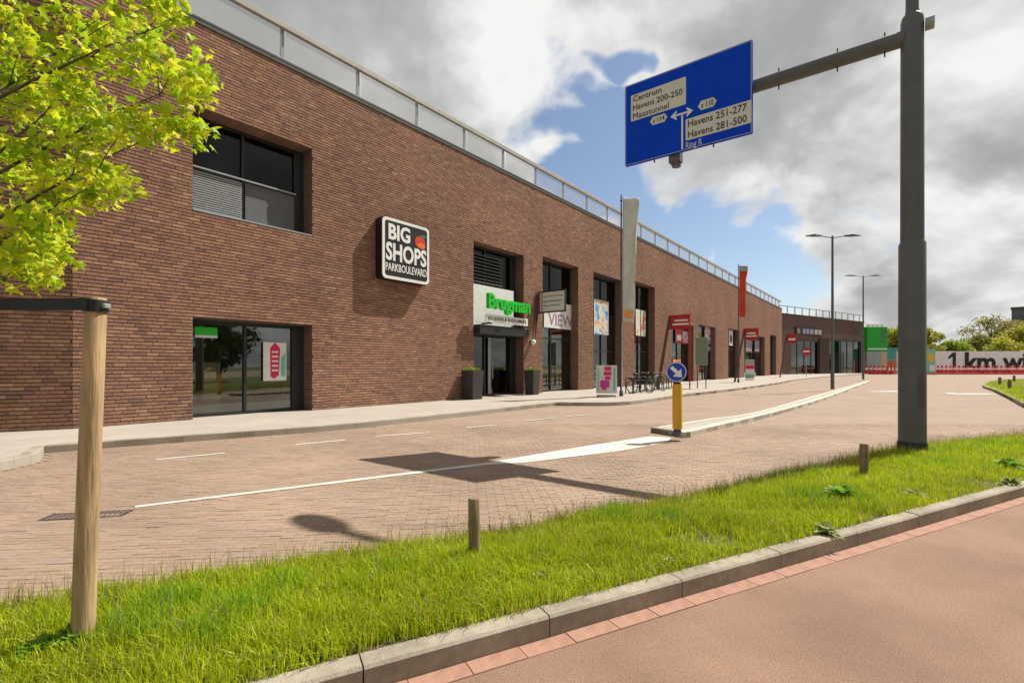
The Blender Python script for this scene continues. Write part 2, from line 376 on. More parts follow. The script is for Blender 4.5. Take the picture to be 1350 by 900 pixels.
# cycle path, its red gutter tiles and kerb
m_path = M('red_asphalt', (.31, .189, .131), .9, .34, 130, .9, 300, var2=.17, scale2=1.3)
path = struct(MB().sheet([kp(-30, 0), kp(60, 0), kp(60, -3.1), kp(-30, -3.1)], -.001).build('cycle_path', m_path), 'red asphalt cycle path in the foreground', 'cycle path')
m_gut = M('gutter_tile', (.33, .182, .128), .85, .16, 14, .3, 90, var2=.15, scale2=1.5)
gm = MB().box(.0015, .2985, -.11, 0, -.03, .005, .002).mesh('gutter_tile')
for i in range(-16, 46):
    x, y = kp(i*.3, -.002); link('gutter_tile', gm, m_gut, path, (x, y, random.uniform(-.0015, .0015)), math.atan2(.454, .891))
struct(MB().prism([kp(-40, -3.1), kp(70, -3.1), kp(70, -25), kp(-40, -25)], -.05, .05).build('grass_bank', m_ground), 'level grass beyond the cycle path on the camera side', 'grass')

# verge
def edge(t):
    xs = [-30, -6, -3.6, -1, 1.5, 4.5, 6.0, 8.0, 9.5, 12, 60]; ys = [1.8, 1.72, 1.46, 1.33, 1.38, 1.66, 1.95, 1.98, 1.75, 1.62, 1.62]
    return float(np.interp(t, xs, ys))
ts = [-30]+[-8+.4*i for i in range(62)]+[40]
vp = [kp(t, .11) for t in ts]+[kp(t, edge(t)) for t in reversed(ts)]
verge = struct(MB().prism(vp, -.05, .10).build('verge', m_soil), 'raised strip of soil and grass between road and cycle path', 'verge')
kerb_run('kerb_stone', [Vector(kp(-12, 0)), Vector(kp(26, 0))], .12, -.05, .122, m_kerb, 1.0, verge, inner=1)
m_kerb2 = m_kerb
kerb_run('kerb_stone', [Vector(kp(t, edge(t)+.1)) for t in ts if -9 < t < 17], .1, -.05, .075, m_kerb2, 1.0, verge, inner=-1)

def in_poly(px, py, poly):
    x = np.asarray(px); y = np.asarray(py); c = np.zeros(x.shape, bool); n = len(poly)
    for i in range(n):
        x0, y0 = poly[i]; x1, y1 = poly[(i+1) % n]
        if y0 == y1: continue
        hit = ((y0 > y) != (y1 > y)) & (x < (x1-x0)*(y-y0)/(y1-y0)+x0); c ^= hit
    return c

# road pavers in front, each a raised chamfered stone; farther off the road material carries the pattern
def pavers():
    pw, ph, j = .205, .068, .004
    ux, uy = math.cos(PAVE_ROT), math.sin(PAVE_ROT)
    C = []
    for r in range(0, 215):
        for c in range(-75, 75):
            u = c*pw+(pw/2 if r % 2 else 0); v = r*ph
            C.append((u*ux-v*uy, u*uy+v*ux))
    C = np.array(C)
    Y = C[:, 1]; X = C[:, 0]
    ok = (Y > 2.2) & (Y < 12.5) & (np.abs(X) < Y*1.12+.3)
    C = C[ok]; X, Y = C.T
    rel = C-np.array(PK); d = rel@np.array(NK); t = rel@np.array(UK)
    ed = np.interp(t, ts, [edge(q) for q in ts])
    ok = (d > ed+.16) & ~in_poly(X, Y, swpoly)
    for a in ((-.1, 0), (.1, 0), (0, .1), (0, -.1)): ok &= ~in_poly(X+a[0], Y+a[1], swpoly)
    C = C[ok]; n = len(C)
    # chamfered block: 8 top verts
    hx, hy, c = pw/2-j/2, ph/2-j/2, .004
    base = np.array([(-hx, -hy, -.02), (hx, -hy, -.02), (hx, hy, -.02), (-hx, hy, -.02), (-hx, -hy, -c*.7), (hx, -hy, -c*.7), (hx, hy, -c*.7), (-hx, hy, -c*.7),
                     (-hx+c, -hy+c, 0), (hx-c, -hy+c, 0), (hx-c, hy-c, 0), (-hx+c, hy-c, 0)])
    fq = np.array([(0, 1, 5, 4), (1, 2, 6, 5), (2, 3, 7, 6), (3, 0, 4, 7), (4, 5, 9, 8), (5, 6, 10, 9), (6, 7, 11, 10), (7, 4, 8, 11), (8, 9, 10, 11)])
    rot = np.array([[ux, uy, 0], [-uy, ux, 0], [0, 0, 1]])
    px, py = project(np.c_[C, np.zeros(n)])
    vis = (px > 0) & (px < 1350) & (py < 900)
    # hide test against the grass is not needed: nearest visible ones
    size = np.where(vis, 1/C[:, 1]**3, 0); order = np.argsort(-size); near = order[:300]; rest = order[300:]
    pal = np.array(PAVT)
    proto = []
    for k in range(6):
        me = bpy.data.meshes.new('paver'); me.from_pydata(base.tolist(), [], fq.tolist()); me.update(); tint_mesh(me, PAVT[k]); me.materials.append(m_paver); proto.append(me)
    for i in near:
        o = link('paver', random.choice(proto), None, road, (C[i, 0], C[i, 1], random.uniform(-.002, .003)), PAVE_ROT+random.uniform(-.008, .008))
    m = len(rest)
    tilt = rng.normal(0, .006, (m, 1, 2))
    V = np.repeat((base@rot)[None], m, 0); V[:, :, 2] += (V[:, :, :2]*tilt).sum(2)+rng.uniform(-.002, .003, (m, 1)); V[:, :, :2] += C[rest][:, None]
    Fq = (fq[None]+(np.arange(m)*12)[:, None, None]).reshape(-1, 4)
    tint = np.repeat(pal[rng.integers(0, 6, m)]*rng.uniform(.94, 1.05, (m, 1)), 9, 0)
    o = big_mesh('paving', V.reshape(-1, 3), Fq, m_paver, road, tint, True); o['kind'] = 'stuff'
pavers()

# road markings
def marking(pts, z=.004, label=None):
    return struct(MB().sheet(pts, z).build('road_marking', m_mark), label, 'road marking')
def strip(line, w):
    L_ = [Vector(p) for p in line]; a, b = [], []
    for i, p in enumerate(L_):
        d = (L_[min(i+1, len(L_)-1)]-L_[max(i-1, 0)]).normalized(); n = Vector((-d.y, d.x)); ww = w[i] if isinstance(w, (list, tuple)) else w
        a.append(tuple(p+n*ww/2)); b.append(tuple(p-n*ww/2))
    return a+b[::-1]
def gp(px, py): p = g(px, py); return (p.x, p.y)
marking([gp(178, 667), gp(640, 610.2), gp(760, 590), gp(858, 575), gp(885, 577), gp(880, 583), gp(820, 594), gp(700, 609), gp(640, 613.2), gp(178, 669.4)], .006, 'long white line widening towards the traffic island nose')
dash = [(205, 606, 297, 597), (390, 586, 455, 580), (495, 575, 567, 570), (615, 563.5, 655, 560), (690, 555, 735, 550.5), (747, 549, 778, 546.3)]
nm = ['first', 'second', 'third', 'fourth', 'fifth', 'last']
for (a, b, c, d), q in zip(dash, nm):
    marking(strip([gp(a, b), gp(c, d)], .09), .006, f'{q} thin white dash from the left in the lane beside the sidewalk')
# two turn arrows far up the road
def arrow(px, py, flip, label):
    c = g(px, py); s = -1 if flip else 1
    pts = [(-1.15, -.25), (.35, -.25), (.35, -1.0), (1.25, 0), (.35, 1.0), (.35, .25), (-1.15, .25)]
    marking([(c.x+s*p[0]*1.0, c.y+p[1]*1.4) for p in pts], .004, label)
arrow(1172, 516, False, 'white arrow on the road just left of the tall mast')
arrow(1282, 519, True, 'white arrow on the road right of the tall mast')

# traffic island
isl_f = [gp(903, 577), gp(1000, 553), gp(1050, 539), gp(1100, 522.5), gp(1148, 503)]
isl_b = [gp(858, 570), gp(935, 557), gp(1000, 546.5), gp(1085, 521), gp(1143, 503.5)]
nose = [gp(880, 575.5)]
ip = [tuple(p) for p in smooth_line(isl_f, 5)]+[tuple(p) for p in smooth_line(isl_b, 5)][::-1]
island = struct(MB().prism(ip, -.05, .10).build('traffic_island', m_side), 'narrow raised traffic island splitting the brick road', 'traffic island')
m_white_kerb = M('kerb_white', (.56, .52, .43), .85, .14, 14, .3, 80, var2=.1)
kerb_run('kerb_stone', smooth_line(isl_f, 6), .18, -.05, .115, m_white_kerb, 1.0, island, inner=1)
kerb_run('kerb_stone', smooth_line(isl_b, 6), .14, -.05, .112, m_white_kerb, 1.0, island, inner=-1)
kerb_run('kerb_stone', [Vector(gp(858, 570)), Vector(gp(903, 577))], .18, -.05, .118, m_kerb, .5, island, inner=1)

# grass island at the right
gi = [gp(1296, 510.5), gp(1310, 516), gp(1330, 526), gp(1350, 537), gp(1400, 560), gp(1600, 560), gp(1600, 504), gp(1350, 500.5), gp(1315, 502), gp(1300, 505.5)]
gisl = struct(MB().prism(gi, -.05, .12).build('grass_island', m_ground), 'grassy traffic island with pale kerb at the right edge', 'grass island')
kerb_run('kerb_stone', smooth_line(gi[8:]+gi[:5], 4), .2, -.05, .15, m_kerb, 1.0, gisl, inner=1)

# ------------------------------------------------------------------ grass blades
GT = np.array([(.46, .48, .022), (.38, .43, .02), (.54, .53, .03), (.30, .40, .02), (.60, .55, .06), (.44, .49, .025)])*np.array([1.0, 1.11, .6])
def blades(P, h0, h1, w, lean=.45, tints=GT, seed=3):
    r = np.random.default_rng(seed); n = len(P)
    a = r.uniform(0, 2*np.pi, n); h = r.uniform(h0, h1, n); la = r.uniform(0, 2*np.pi, n); ll = np.abs(r.normal(0, lean, n))*h
    wx, wy = np.cos(a)*w, np.sin(a)*w; dx, dy = np.cos(la)*ll, np.sin(la)*ll
    V = np.empty((n, 5, 3))
    z = P[:, 2]
    V[:, 0] = np.c_[P[:, 0]-wx, P[:, 1]-wy, z]; V[:, 1] = np.c_[P[:, 0]+wx, P[:, 1]+wy, z]
    V[:, 2] = np.c_[P[:, 0]+dx*.35+wx*.7, P[:, 1]+dy*.35+wy*.7, z+h*.6]; V[:, 3] = np.c_[P[:, 0]+dx*.35-wx*.7, P[:, 1]+dy*.35-wy*.7, z+h*.6]
    V[:, 4] = np.c_[P[:, 0]+dx, P[:, 1]+dy, z+h*(1-.15*np.abs(ll/h))]
    b = (np.arange(n)*5)[:, None]
    T = np.concatenate([b+np.array([[0, 1, 2]]), b+np.array([[0, 2, 3]]), b+np.array([[3, 2, 4]])], 0)
    patch = np.sin(P[:, 0]*2.1+np.sin(P[:, 1]*1.7)*1.3)*np.cos(P[:, 1]*2.6+P[:, 0]*.9)
    tn = tints[r.integers(0, len(tints), n)]*r.uniform(.78, 1.15, (n, 1))*(1+.14*patch[:, None])
    dry = r.random(n) < .09; tn[dry] = np.array([.46, .38, .15])*r.uniform(.8, 1.1, (dry.sum(), 1))
    return V.reshape(-1, 3), T, np.tile(tn, (3, 1))
def verge_grass():
    n = 420000
    t = rng.uniform(-6.5, 17, n); u = rng.random(n)
    ed = np.interp(t, ts, [edge(q) for q in ts]); d = .105+u*(ed+.03-.105)
    P = np.array(PK)+t[:, None]*np.array(UK)+d[:, None]*np.array(NK)
    Y = P[:, 1]; keep = (Y > .6) & (np.abs(P[:, 0]) < Y*1.2+.5)
    dist = np.hypot(P[:, 0], P[:, 1])
    pn = np.sin(P[:, 0]*3.3+1.2*np.sin(P[:, 1]*4.1))+np.sin(P[:, 1]*5.2+P[:, 0]*2.2)
    keep &= rng.random(n) < np.clip(3.4/dist, .30, 1)*np.where((pn < -1.3) & (d < .75), .16, 1.0)*np.where(d < .2, .55, 1.0)
    P = P[keep]; d = d[keep]; dist = dist[keep]; t = t[keep]
    P = np.c_[P, np.full(len(P), .095)]
    V, T, C = blades(P, .045, .135, .0032, .5)
    n_ = len(P); cl = np.sin(P[:, 0]*1.9+2*np.sin(P[:, 1]*2.7+.5))*np.sin(P[:, 1]*3.1-P[:, 0]*.8+1.3)+.5*np.sin(P[:, 0]*7.3+P[:, 1]*9.1)*np.sin(P[:, 1]*11.7-P[:, 0]*5.1)
    V = V.reshape(-1, 5, 3); hs = np.clip(1+.38*cl, .45, 1.6); V[:, :, 2] = P[:, 2][:, None]+(V[:, :, 2]-P[:, 2][:, None])*hs[:, None]; V = V.reshape(-1, 3)
    grn = np.clip(cl-.35, 0, 1)[:, None]; shift = 1+grn*np.array([[-.42, -.16, .1]]); C = C*np.tile(shift, (3, 1))
    # taller towards the road side
    o = big_mesh('grass', V, T, m_grass, None, C); tag(o, 'yellow green grass covering the verge between road and cycle path', 'grass', kind='stuff')
    # taller seeding stalks along the road edge
    n = 5200; t = rng.uniform(-5, 14, n); ed = np.interp(t, ts, [edge(q) for q in ts]); d = ed-np.abs(rng.normal(0, .16, n))+.04
    P = np.array(PK)+t[:, None]*np.array(UK)+d[:, None]*np.array(NK)
    V, T, C = blades(np.c_[P, np.full(n, .09)], .12, .26, .0022, .35, np.array([(.30, .30, .07), (.38, .33, .12), (.26, .30, .04), (.34, .26, .14)]), 8)
    o = big_mesh('tall_grass', V, T, m_grass, None, C); tag(o, 'taller seeding grass stalks along the road edge of the verge', 'grass', kind='stuff')
    P = []
    for _ in range(26000):
        px = rng.uniform(1292, 1420); py = rng.uniform(500, 560); P.append(g(px, py, .12)[:3])
    P = np.array(P); P = P[in_poly(P[:, 0], P[:, 1], gi)]
    V, T, C = blades(P, .05, .14, .012, .5, seed=5)
    o = big_mesh('grass', V, T, m_grass, None, C); tag(o, 'short bright grass on the traffic island at the right edge', 'grass', kind='stuff')
verge_grass()

# broad-leaved weeds
def weed(px, py, r, n, label, tints, flowers=0):
    n = int(n*1.8)
    p = g(px, py, .1); root = empty('weed', p, random.uniform(0, 6), label, 'weed', 'weeds in the verge')
    V, Fc, C = [], [], []
    for i in range(n):
        a = random.uniform(0, 6.283); l = r*random.uniform(.35, 1)*.85; el = random.uniform(.35, 1.35); w = l*.32
        d = np.array((math.cos(a)*math.cos(el), math.sin(a)*math.cos(el), math.sin(el))); s = np.array((-math.sin(a), math.cos(a), 0))*w/2
        b = len(V); V += [d*l*.05, d*l*.45+s+np.array((0, 0, .02)), d*l*.5+np.array((0, 0, -.004)), d*l*.45-s+np.array((0, 0, .02)), d*l-np.array((0, 0, l*.3))]
        Fc += [(b, b+1, b+2), (b, b+2, b+3), (b+1, b+4, b+2), (b+2, b+4, b+3)]; C += [np.array(random.choice(tints))*random.uniform(.8, 1.15)]*4
    big_mesh('foliage', np.array(V), np.array(Fc), m_leaf, root, np.array(C))
    for i in range(flowers):
        a = random.uniform(0, 6.283); q = random.uniform(0, r*.7); h = random.uniform(.1, .17); x, y = math.cos(a)*q, math.sin(a)*q
        f = MB(); f.tube([(x*.5, y*.5, 0), (x, y, h)], .0025, 5)
        st = f.build('stem', M('stem', (.12, .2, .03), .7), root)
        MB().tube([(x, y, h), (x, y, h+.012)], [.008, .011], 8).build('flower', M('flower', (.72, .72, .62), .7), st)
G2 = [(.14, .32, .03), (.20, .40, .03), (.26, .45, .04)]; G3 = [(.36, .42, .14), (.28, .38, .08), (.42, .45, .22)]
weed(100, 856, .22, 60, 'large leafy weed at the foot of the leaning tree stake', G2)
weed(52, 868, .2, 45, 'leafy dark green weed at the lower left corner', G2)
weed(238, 868, .1, 24, 'small pale weed near the kerb in the lower left', G3)
weed(1108, 662, .34, 60, 'dark green leafy clump below the thin grey stake', G2)
weed(1088, 706, .2, 36, 'pale spreading weed beside the kerb below the dark clump', G3)
weed(1204, 657, .2, 40, 'pale leafy weed below the mast near the kerb', G3)
weed(1330, 617, .3, 50, 'leafy green weed at the right edge of the verge', G2)
weed(1333, 640, .22, 40, 'whitish weed touching the kerb at the right edge', G3)
weed(886, 745, .12, 30, 'pale flowering weed in the middle of the verge', G3)
weed(712, 765, .12, 28, 'light weed below the short brown stake', G3)

# ------------------------------------------------------------------ the long brick building
BO = Vector((-9.64, 10.64)); BU = Vector((.621, .784)).normalized(); BN = Vector((BU.y, -BU.x)); BA = math.atan2(BU.y, BU.x)
B0 = .12; TOP = 10.42; LEN = 84.0
def wp(px, py, off=0.0):
    o = BO+BN*off; d = Vector(((px-HX)/F, 1)); t = o.dot(BN)/d.dot(BN); P = d*t
    return (P-BO).dot(BU), CH+(HY-py)/F*t
def ws(px, off=0.0): return wp(px, HY, off)[0]
def wworld(s, off, z): p = BO+BU*s+BN*off; return Vector((p.x, p.y, z))
bld = empty('brick_building', (BO.x, BO.y, 0), BA, 'long two storey brown brick shop building with a roof railing', 'building')
OPEN = []   # s0,s1,z0,z1
def opening(xl, ytop, xr, ybot=None):
    s0, zt = wp(xl, ytop); s1 = ws(xr); z0 = B0 if ybot is None else wp(xl, ybot)[1]
    OPEN.append((s0, s1, z0, zt)); return OPEN[-1]
o_up = opening(254, 139, 411, 277); o_low = opening(254, 419, 411); o_door = opening(624, 317, 690); o_3 = opening(715, 338, 762)
o_4 = opening(782, 359, 820); o_5 = opening(836, 370, 863); o_6 = opening(885, 424, 914); o_7 = opening(921, 427, 943); o_8 = opening(960, 432, 975); o_9 = opening(981, 439, 1008); o_10 = opening(1015, 441, 1023)

def wall_cells(length, z0, z1, openings, s_from=0.0):
    xs = sorted({s_from, length, *[o[0] for o in openings], *[o[1] for o in openings]}); zs = sorted({z0, z1, *[o[2] for o in openings if o[2] > z0], *[o[3] for o in openings]})
    m = MB()
    for a, b in zip(xs, xs[1:]):
        for c, d in zip(zs, zs[1:]):
            cx, cz = (a+b)/2, (c+d)/2
            if any(o[0] < cx < o[1] and o[2] < cz < o[3] for o in openings): continue
            m.add([(a, 0, c), (b, 0, c), (b, 0, d), (a, 0, d)], [(0, 1, 2, 3)])
    return m
DEP = .62
wm = wall_cells(LEN, -.05, TOP, [(o[0], o[1], o[2] if o[2] > B0 else -.06, o[3]) for o in OPEN])
wm.add([(0, 0, TOP), (LEN, 0, TOP), (LEN, .4, TOP), (0, .4, TOP)], [(0, 1, 2, 3)])
wm.add([(0, 14, -.05), (LEN, 14, -.05), (LEN, 14, TOP-.6), (0, 14, TOP-.6)], [(3, 2, 1, 0)])
wm.add([(0, .4, TOP-.6), (LEN, .4, TOP-.6), (LEN, 14, TOP-.6), (0, 14, TOP-.6)], [(0, 1, 2, 3)])
wm.add([(0, .4, TOP), (LEN, .4, TOP), (LEN, .4, TOP-.6), (0, .4, TOP-.6)], [(0, 1, 2, 3)])
wm.build('wall', m_mortar, bld)
for o in OPEN:
    s0, s1, z0, z1 = o; m = MB()
    zb = z0 if z0 > B0 else -.05
    m.add([(s0, 0, zb), (s0, DEP, zb), (s0, DEP, z1), (s0, 0, z1)], [(3, 2, 1, 0)]); m.add([(s1, 0, zb), (s1, DEP, zb), (s1, DEP, z1), (s1, 0, z1)], [(0, 1, 2, 3)])
    m.add([(s0, 0, z1), (s1, 0, z1), (s1, DEP, z1), (s0, DEP, z1)], [(3, 2, 1, 0)])
    m.build('reveal', m_reveal, bld)

# left wing: bends back from the corner
WD = Vector((-.9075, .419)); WA = math.atan2(WD.y, WD.x)+math.pi      # local: x runs towards the corner
WL = 9.0
wing_org = WD*WL
wing = MB().add([(0, 0, -.05), (WL, 0, -.05), (WL, 0, TOP), (0, 0, TOP)], [(0, 1, 2, 3)]).add([(0, 0, TOP), (WL, 0, TOP), (WL, .4, TOP), (0, .4, TOP)], [(0, 1, 2, 3)])
wing.build('wall', m_mortar, bld, (wing_org.x, wing_org.y, 0), WA)

BT = np.array([(.265, .165, .108), (.25, .152, .102), (.235, .14, .10), (.225, .132, .10), (.28, .18, .115), (.20, .122, .092), (.245, .148, .098), (.31, .205, .14), (.175, .112, .088), (.255, .15, .108)])*np.array([1.17, 1.04, 1.02])
def brick_list(length, openings, bl=.25, bh=.085, s_from=0.0):
    out = []; r = 0; z = B0
    while z+bh < TOP-.06:
        s = s_from-(bl/2 if r % 2 else 0)-(r % 3)*.03; zc = z+bh/2
        cuts = sorted([(o[0], o[1]) for o in openings if o[2]-.03 < zc < o[3]+.03])
        while s < length:
            a, b = max(s, s_from), min(s+bl, length); segs = [(a, b)]
            for c0, c1 in cuts:
                ns = []
                for p, q in segs:
                    if q <= c0 or p >= c1: ns.append((p, q))
                    else:
                        if p < c0: ns.append((p, c0))
                        if q > c1: ns.append((c1, q))
                segs = ns
            for p, q in segs:
                if q-p > .04: out.append((p, q, z, z+bh))
            s += bl
        z += bh; r += 1
    return np.array(out)
def brick_geo(L_):
    n = len(L_); j = .004; jb = .017; s0, s1, z0, z1 = L_[:, 0]+j/2, L_[:, 1]-j/2, L_[:, 2]+jb/2, L_[:, 3]-jb/2
    pr = rng.uniform(.016, .024, n); c = .002; o = np.zeros(n)
    V = np.empty((n, 8, 3))
    for k, (a, b) in enumerate(((s0, z0), (s1, z0), (s1, z1), (s0, z1))): V[:, k] = np.c_[a, o, b]
    for k, (a, b) in enumerate(((s0+c, z0+c), (s1-c, z0+c), (s1-c, z1-c), (s0+c, z1-c))): V[:, 4+k] = np.c_[a, -pr+rng.normal(0, .0015, n), b]
    fq = np.array([(4, 5, 6, 7), (0, 1, 5, 4), (1, 2, 6, 5), (2, 3, 7, 6), (3, 0, 4, 7)])
    Fq = (fq[None]+(np.arange(n)*8)[:, None, None]).reshape(-1, 4)
    w = np.array([.16, .16, .13, .13, .09, .09, .12, .04, .04, .04]); w /= w.sum()
    T = BT[rng.choice(len(BT), n, p=w)]*rng.uniform(.9, 1.1, (n, 1))
    return V, Fq, T
def lay_bricks():
    A = brick_list(LEN, OPEN); Wg = brick_list(WL, [])
    Aw = BO[0]+A[:, 0]*BU.x, BO[1]+A[:, 0]*BU.y
    cw, sw_ = math.cos(BA), math.sin(BA)
    def loc2world(P): return np.c_[BO.x+P[:, 0]*cw-P[:, 1]*sw_, BO.y+P[:, 0]*sw_+P[:, 1]*cw, P[:, 2]]
    c2, s2 = math.cos(WA), math.sin(WA)
    def wing2loc(P): return np.c_[wing_org.x+P[:, 0]*c2-P[:, 1]*s2, wing_org.y+P[:, 0]*s2+P[:, 1]*c2, P[:, 2]]
    mid = lambda L_: np.c_[(L_[:, 0]+L_[:, 1])/2, np.zeros(len(L_)), (L_[:, 2]+L_[:, 3])/2]
    def score(L_, tr):
        a = mid(L_); a0 = a.copy(); a0[:, 0] = L_[:, 0]; a1 = a.copy(); a1[:, 0] = L_[:, 1]
        w = loc2world(tr(a)); px, py = project(w); x0, _ = project(loc2world(tr(a0))); x1, _ = project(loc2world(tr(a1)))
        vis = (px > 8) & (px < 1340) & (py > 10) & (w[:, 1] > 1) & ~((px < 260) & (py < 380)) & ~((px > 88) & (px < 140))
        return np.where(vis, np.abs(x1-x0)/w[:, 1], 0)
    sa, sw2 = score(A, lambda p: p), score(Wg, wing2loc)
    allsc = np.concatenate([sa, sw2]); top = np.argsort(-allsc)[:300]; na = len(A)
    protos = {}
    def proto(wd, k):
        key = (round(wd, 2), k)
        if key not in protos:
            v, f, _ = brick_geo(np.array([(0, wd, 0, .085)])); me = bpy.data.meshes.new('brick'); me.from_pydata(v[0].tolist(), [], f.tolist()); me.update(); tint_mesh(me, BT[k]); me.materials.append(m_brick); protos[key] = me
        return protos[key]
    for i in top:
        k = random.choice([0, 0, 1, 1, 2, 3, 4, 5, 6, 7, 8, 9])
        if i < na:
            b = A[i]; link('brick', proto(b[1]-b[0], k), None, bld, (b[0], 0, b[2]))
        else:
            b = Wg[i-na]; p = wing2loc(np.array([(b[0], 0, b[2])]))[0]; link('brick', proto(b[1]-b[0], k), None, bld, p, WA)
    mask = np.ones(len(allsc), bool); mask[top] = False
    for L_, mk, tr in ((A, mask[:na], lambda p: p), (Wg, mask[na:], wing2loc)):
        V, Fq, T = brick_geo(L_[mk]); P = tr(V.reshape(-1, 3))
        o = big_mesh('brickwork', P, Fq, m_brick, bld, np.repeat(T, 5, 0), True); o['kind'] = 'stuff'
lay_bricks()

# coping
MB().box(-.02, LEN, -.07, .42, TOP, TOP+.06).build('coping', m_dark, bld)
MB().box(-.02, LEN, -.05, -.003, TOP-.07, TOP-.002).build('coping_trim', m_galv, bld)
cm = MB().box(0, WL, -.07, .42, TOP, TOP+.06).build('coping', m_dark, bld, (wing_org.x, wing_org.y, 0.003), WA)

# windows: frame with mullions, panes as sub-parts, a shallow shop interior behind
def window(o, splits, transoms, name='window', gl=None, deep=3.5, fw=.09, label=None, interior=True, rightblock=0.0, spandrel=False):
    s0, s1, z0, z1 = o; gl = gl or m_glass; y = DEP-.12
    z0 = max(z0, B0); e = .004
    f = MB(); xs = [s0]+[s0+(s1-s0)*q for q in splits]+[s1]; zs = [z0]+[z0+(z1-z0)*q for q in transoms]+[z1]
    f.box(s0+e, s0+fw, y, y+.11, z0+e, z1-e); f.box(s1-fw-rightblock, s1-e, y-.02, y+.11, z0+e, z1-e)
    f.box(s0+fw, s1-fw-rightblock, y, y+.11, z0+e, z0+fw); f.box(s0+fw, s1-fw-rightblock, y, y+.11, z1-fw, z1-e)
    w = f.build(name, m_dark, bld)
    if label: w['label'] = label
    for q in xs[1:-1]: MB().box(q-fw*.4, q+fw*.4, y-.015, y+.1, z0+fw, z1-fw).build('mullion', m_dark, w)
    for q in zs[1:-1]: MB().box(s0+fw, s1-fw-rightblock, y-.008, y+.09, q-fw*.35, q+fw*.35).build('transom', m_dark, w)
    for a, b in zip(xs, xs[1:]):
        for c, d in zip(zs, zs[1:]):
            bb = b-(rightblock+fw*.5 if b == s1 else 0)
            MB().add([(a+.02, y+.05, c+.02), (bb-.02, y+.05, c+.02), (bb-.02, y+.05, d-.02), (a+.02, y+.05, d-.02)], [(0, 1, 2, 3)]).build('pane', m_glassu if (spandrel and d == z1) else gl, w)
    if interior:
        m = MB(); Y1 = DEP+deep; x0, x1 = s0-.6, s1+.6; za, zb = z0-.02, z1+.3
        m.add([(x0, Y1, za), (x1, Y1, za), (x1, Y1, zb), (x0, Y1, zb)], [(0, 1, 2, 3)])
        m.add([(x0, DEP+.01, za), (x0, Y1, za), (x0, Y1, zb), (x0, DEP+.01, zb)], [(0, 1, 2, 3)]); m.add([(x1, DEP+.01, za), (x1, Y1, za), (x1, Y1, zb), (x1, DEP+.01, zb)], [(3, 2, 1, 0)])
        m.add([(x0, DEP+.01, zb), (x1, DEP+.01, zb), (x1, Y1, zb), (x0, Y1, zb)], [(3, 2, 1, 0)])
        m.build('interior', m_int, bld)
        MB().add([(x0, DEP+.01, za), (x1, DEP+.01, za), (x1, Y1, za), (x0, Y1, za)], [(0, 1, 2, 3)]).build('interior_floor', m_intf, bld)
    return w, y
def col(name, c, rough=.6): return M(name, c, rough, .1, 5)
m_pink = col('poster_pink', (.62, .02, .10)); m_teal = col('poster_teal', (.18, .45, .38)); m_cream = col('poster_white', (.70, .70, .66)); m_orange = col('poster_orange', (.68, .30, .10)); m_sky = col('poster_blue', (.06, .30, .62)); m_skin = col('poster_sand', (.62, .42, .28)); m_mag = col('poster_magenta', (.55, .03, .28))

def print_mat(name, stops, scale, seed):
    m = bpy.data.materials.new(name); m.use_nodes = True; MATS[name] = m; nt = m.node_tree; N = nt.nodes.new; L = nt.links.new; b = nt.nodes['Principled BSDF']; b.inputs['Roughness'].default_value = .5
    tc = N('ShaderNodeTexCoord'); mp = N('ShaderNodeMapping'); mp.inputs['Location'].default_value = (seed, seed*1.7, 0); L(tc.outputs['Object'], mp.inputs[0])
    no = N('ShaderNodeTexNoise'); no.inputs['Scale'].default_value = scale; no.inputs['Detail'].default_value = 2; no.inputs['Distortion'].default_value = .6; L(mp.outputs[0], no.inputs['Vector'])
    cr = N('ShaderNodeValToRGB'); L(no.outputs['Fac'], cr.inputs[0]); cr.color_ramp.interpolation = 'EASE'; e = cr.color_ramp.elements
    for i, (p, c) in enumerate(stops):
        q = e[i] if i < 2 else e.new(p); q.position = p; q.color = (*c, 1)
    L(cr.outputs[0], b.inputs['Base Color']); return m
m_print1 = print_mat('print_beach', [(.30, (.03, .22, .55)), (.40, (.10, .40, .75)), (.48, (.70, .68, .60)), (.55, (.70, .45, .26)), (.63, (.60, .20, .15)), (.70, (.15, .45, .45))], 1.7, 3.3)
m_print2 = print_mat('print_food', [(.30, (.62, .10, .05)), (.42, (.66, .33, .22)), (.50, (.72, .72, .66)), (.60, (.55, .66, .45)), (.70, (.68, .60, .70))], 1.9, 7.1)
m_print3 = print_mat('print_fashion', [(.30, (.05, .05, .06)), (.42, (.30, .20, .27)), (.50, (.68, .62, .62)), (.60, (.62, .20, .24)), (.70, (.72, .70, .68))], 2.2, 1.4)
# the upper window with louvres behind a low rail
s0, s1, z0, z1 = o_up
w, y = window(o_up, [.44], [], gl=m_glassu, label='dark upper window with louvres and a low rail', interior=False, rightblock=.22)
MB().box(s0+.01, s1-.01, DEP+.02, DEP+.05, z0, z1).build('backing', m_black, bld)
zr = z0+(z1-z0)*.475
for k in range(17):
    zz = z0+.16+k*(zr-z0-.26)/16.5
    MB().box(s0+.1, s0+(s1-s0)*.44-.06, y-.10, y-.02, zz, zz+.035).build('slat', m_galv, w)
MB().box(s0+.02, s1-.32, y-.16, y-.12, zr-.02, zr+.02).build('rail', m_galv, w)
m_lou = M('louvre_grey', (.11, .112, .118), .6, .1, 5)
MB().box(s0+.1, s0+(s1-s0)*.44-.05, y-.018, y-.004, z0+.1, zr-.04).build('louvre_panel', m_lou, w); MB().box(s0+(s1-s0)*.44+.05, s1-.33, y-.05, y-.004, z0+.1, zr-.04).build('louvre_panel', m_lou, w)
MB().box(s0+.01, s1-.01, -.03, DEP-.15, z0, z0+.04).build('sill', m_galv, w)
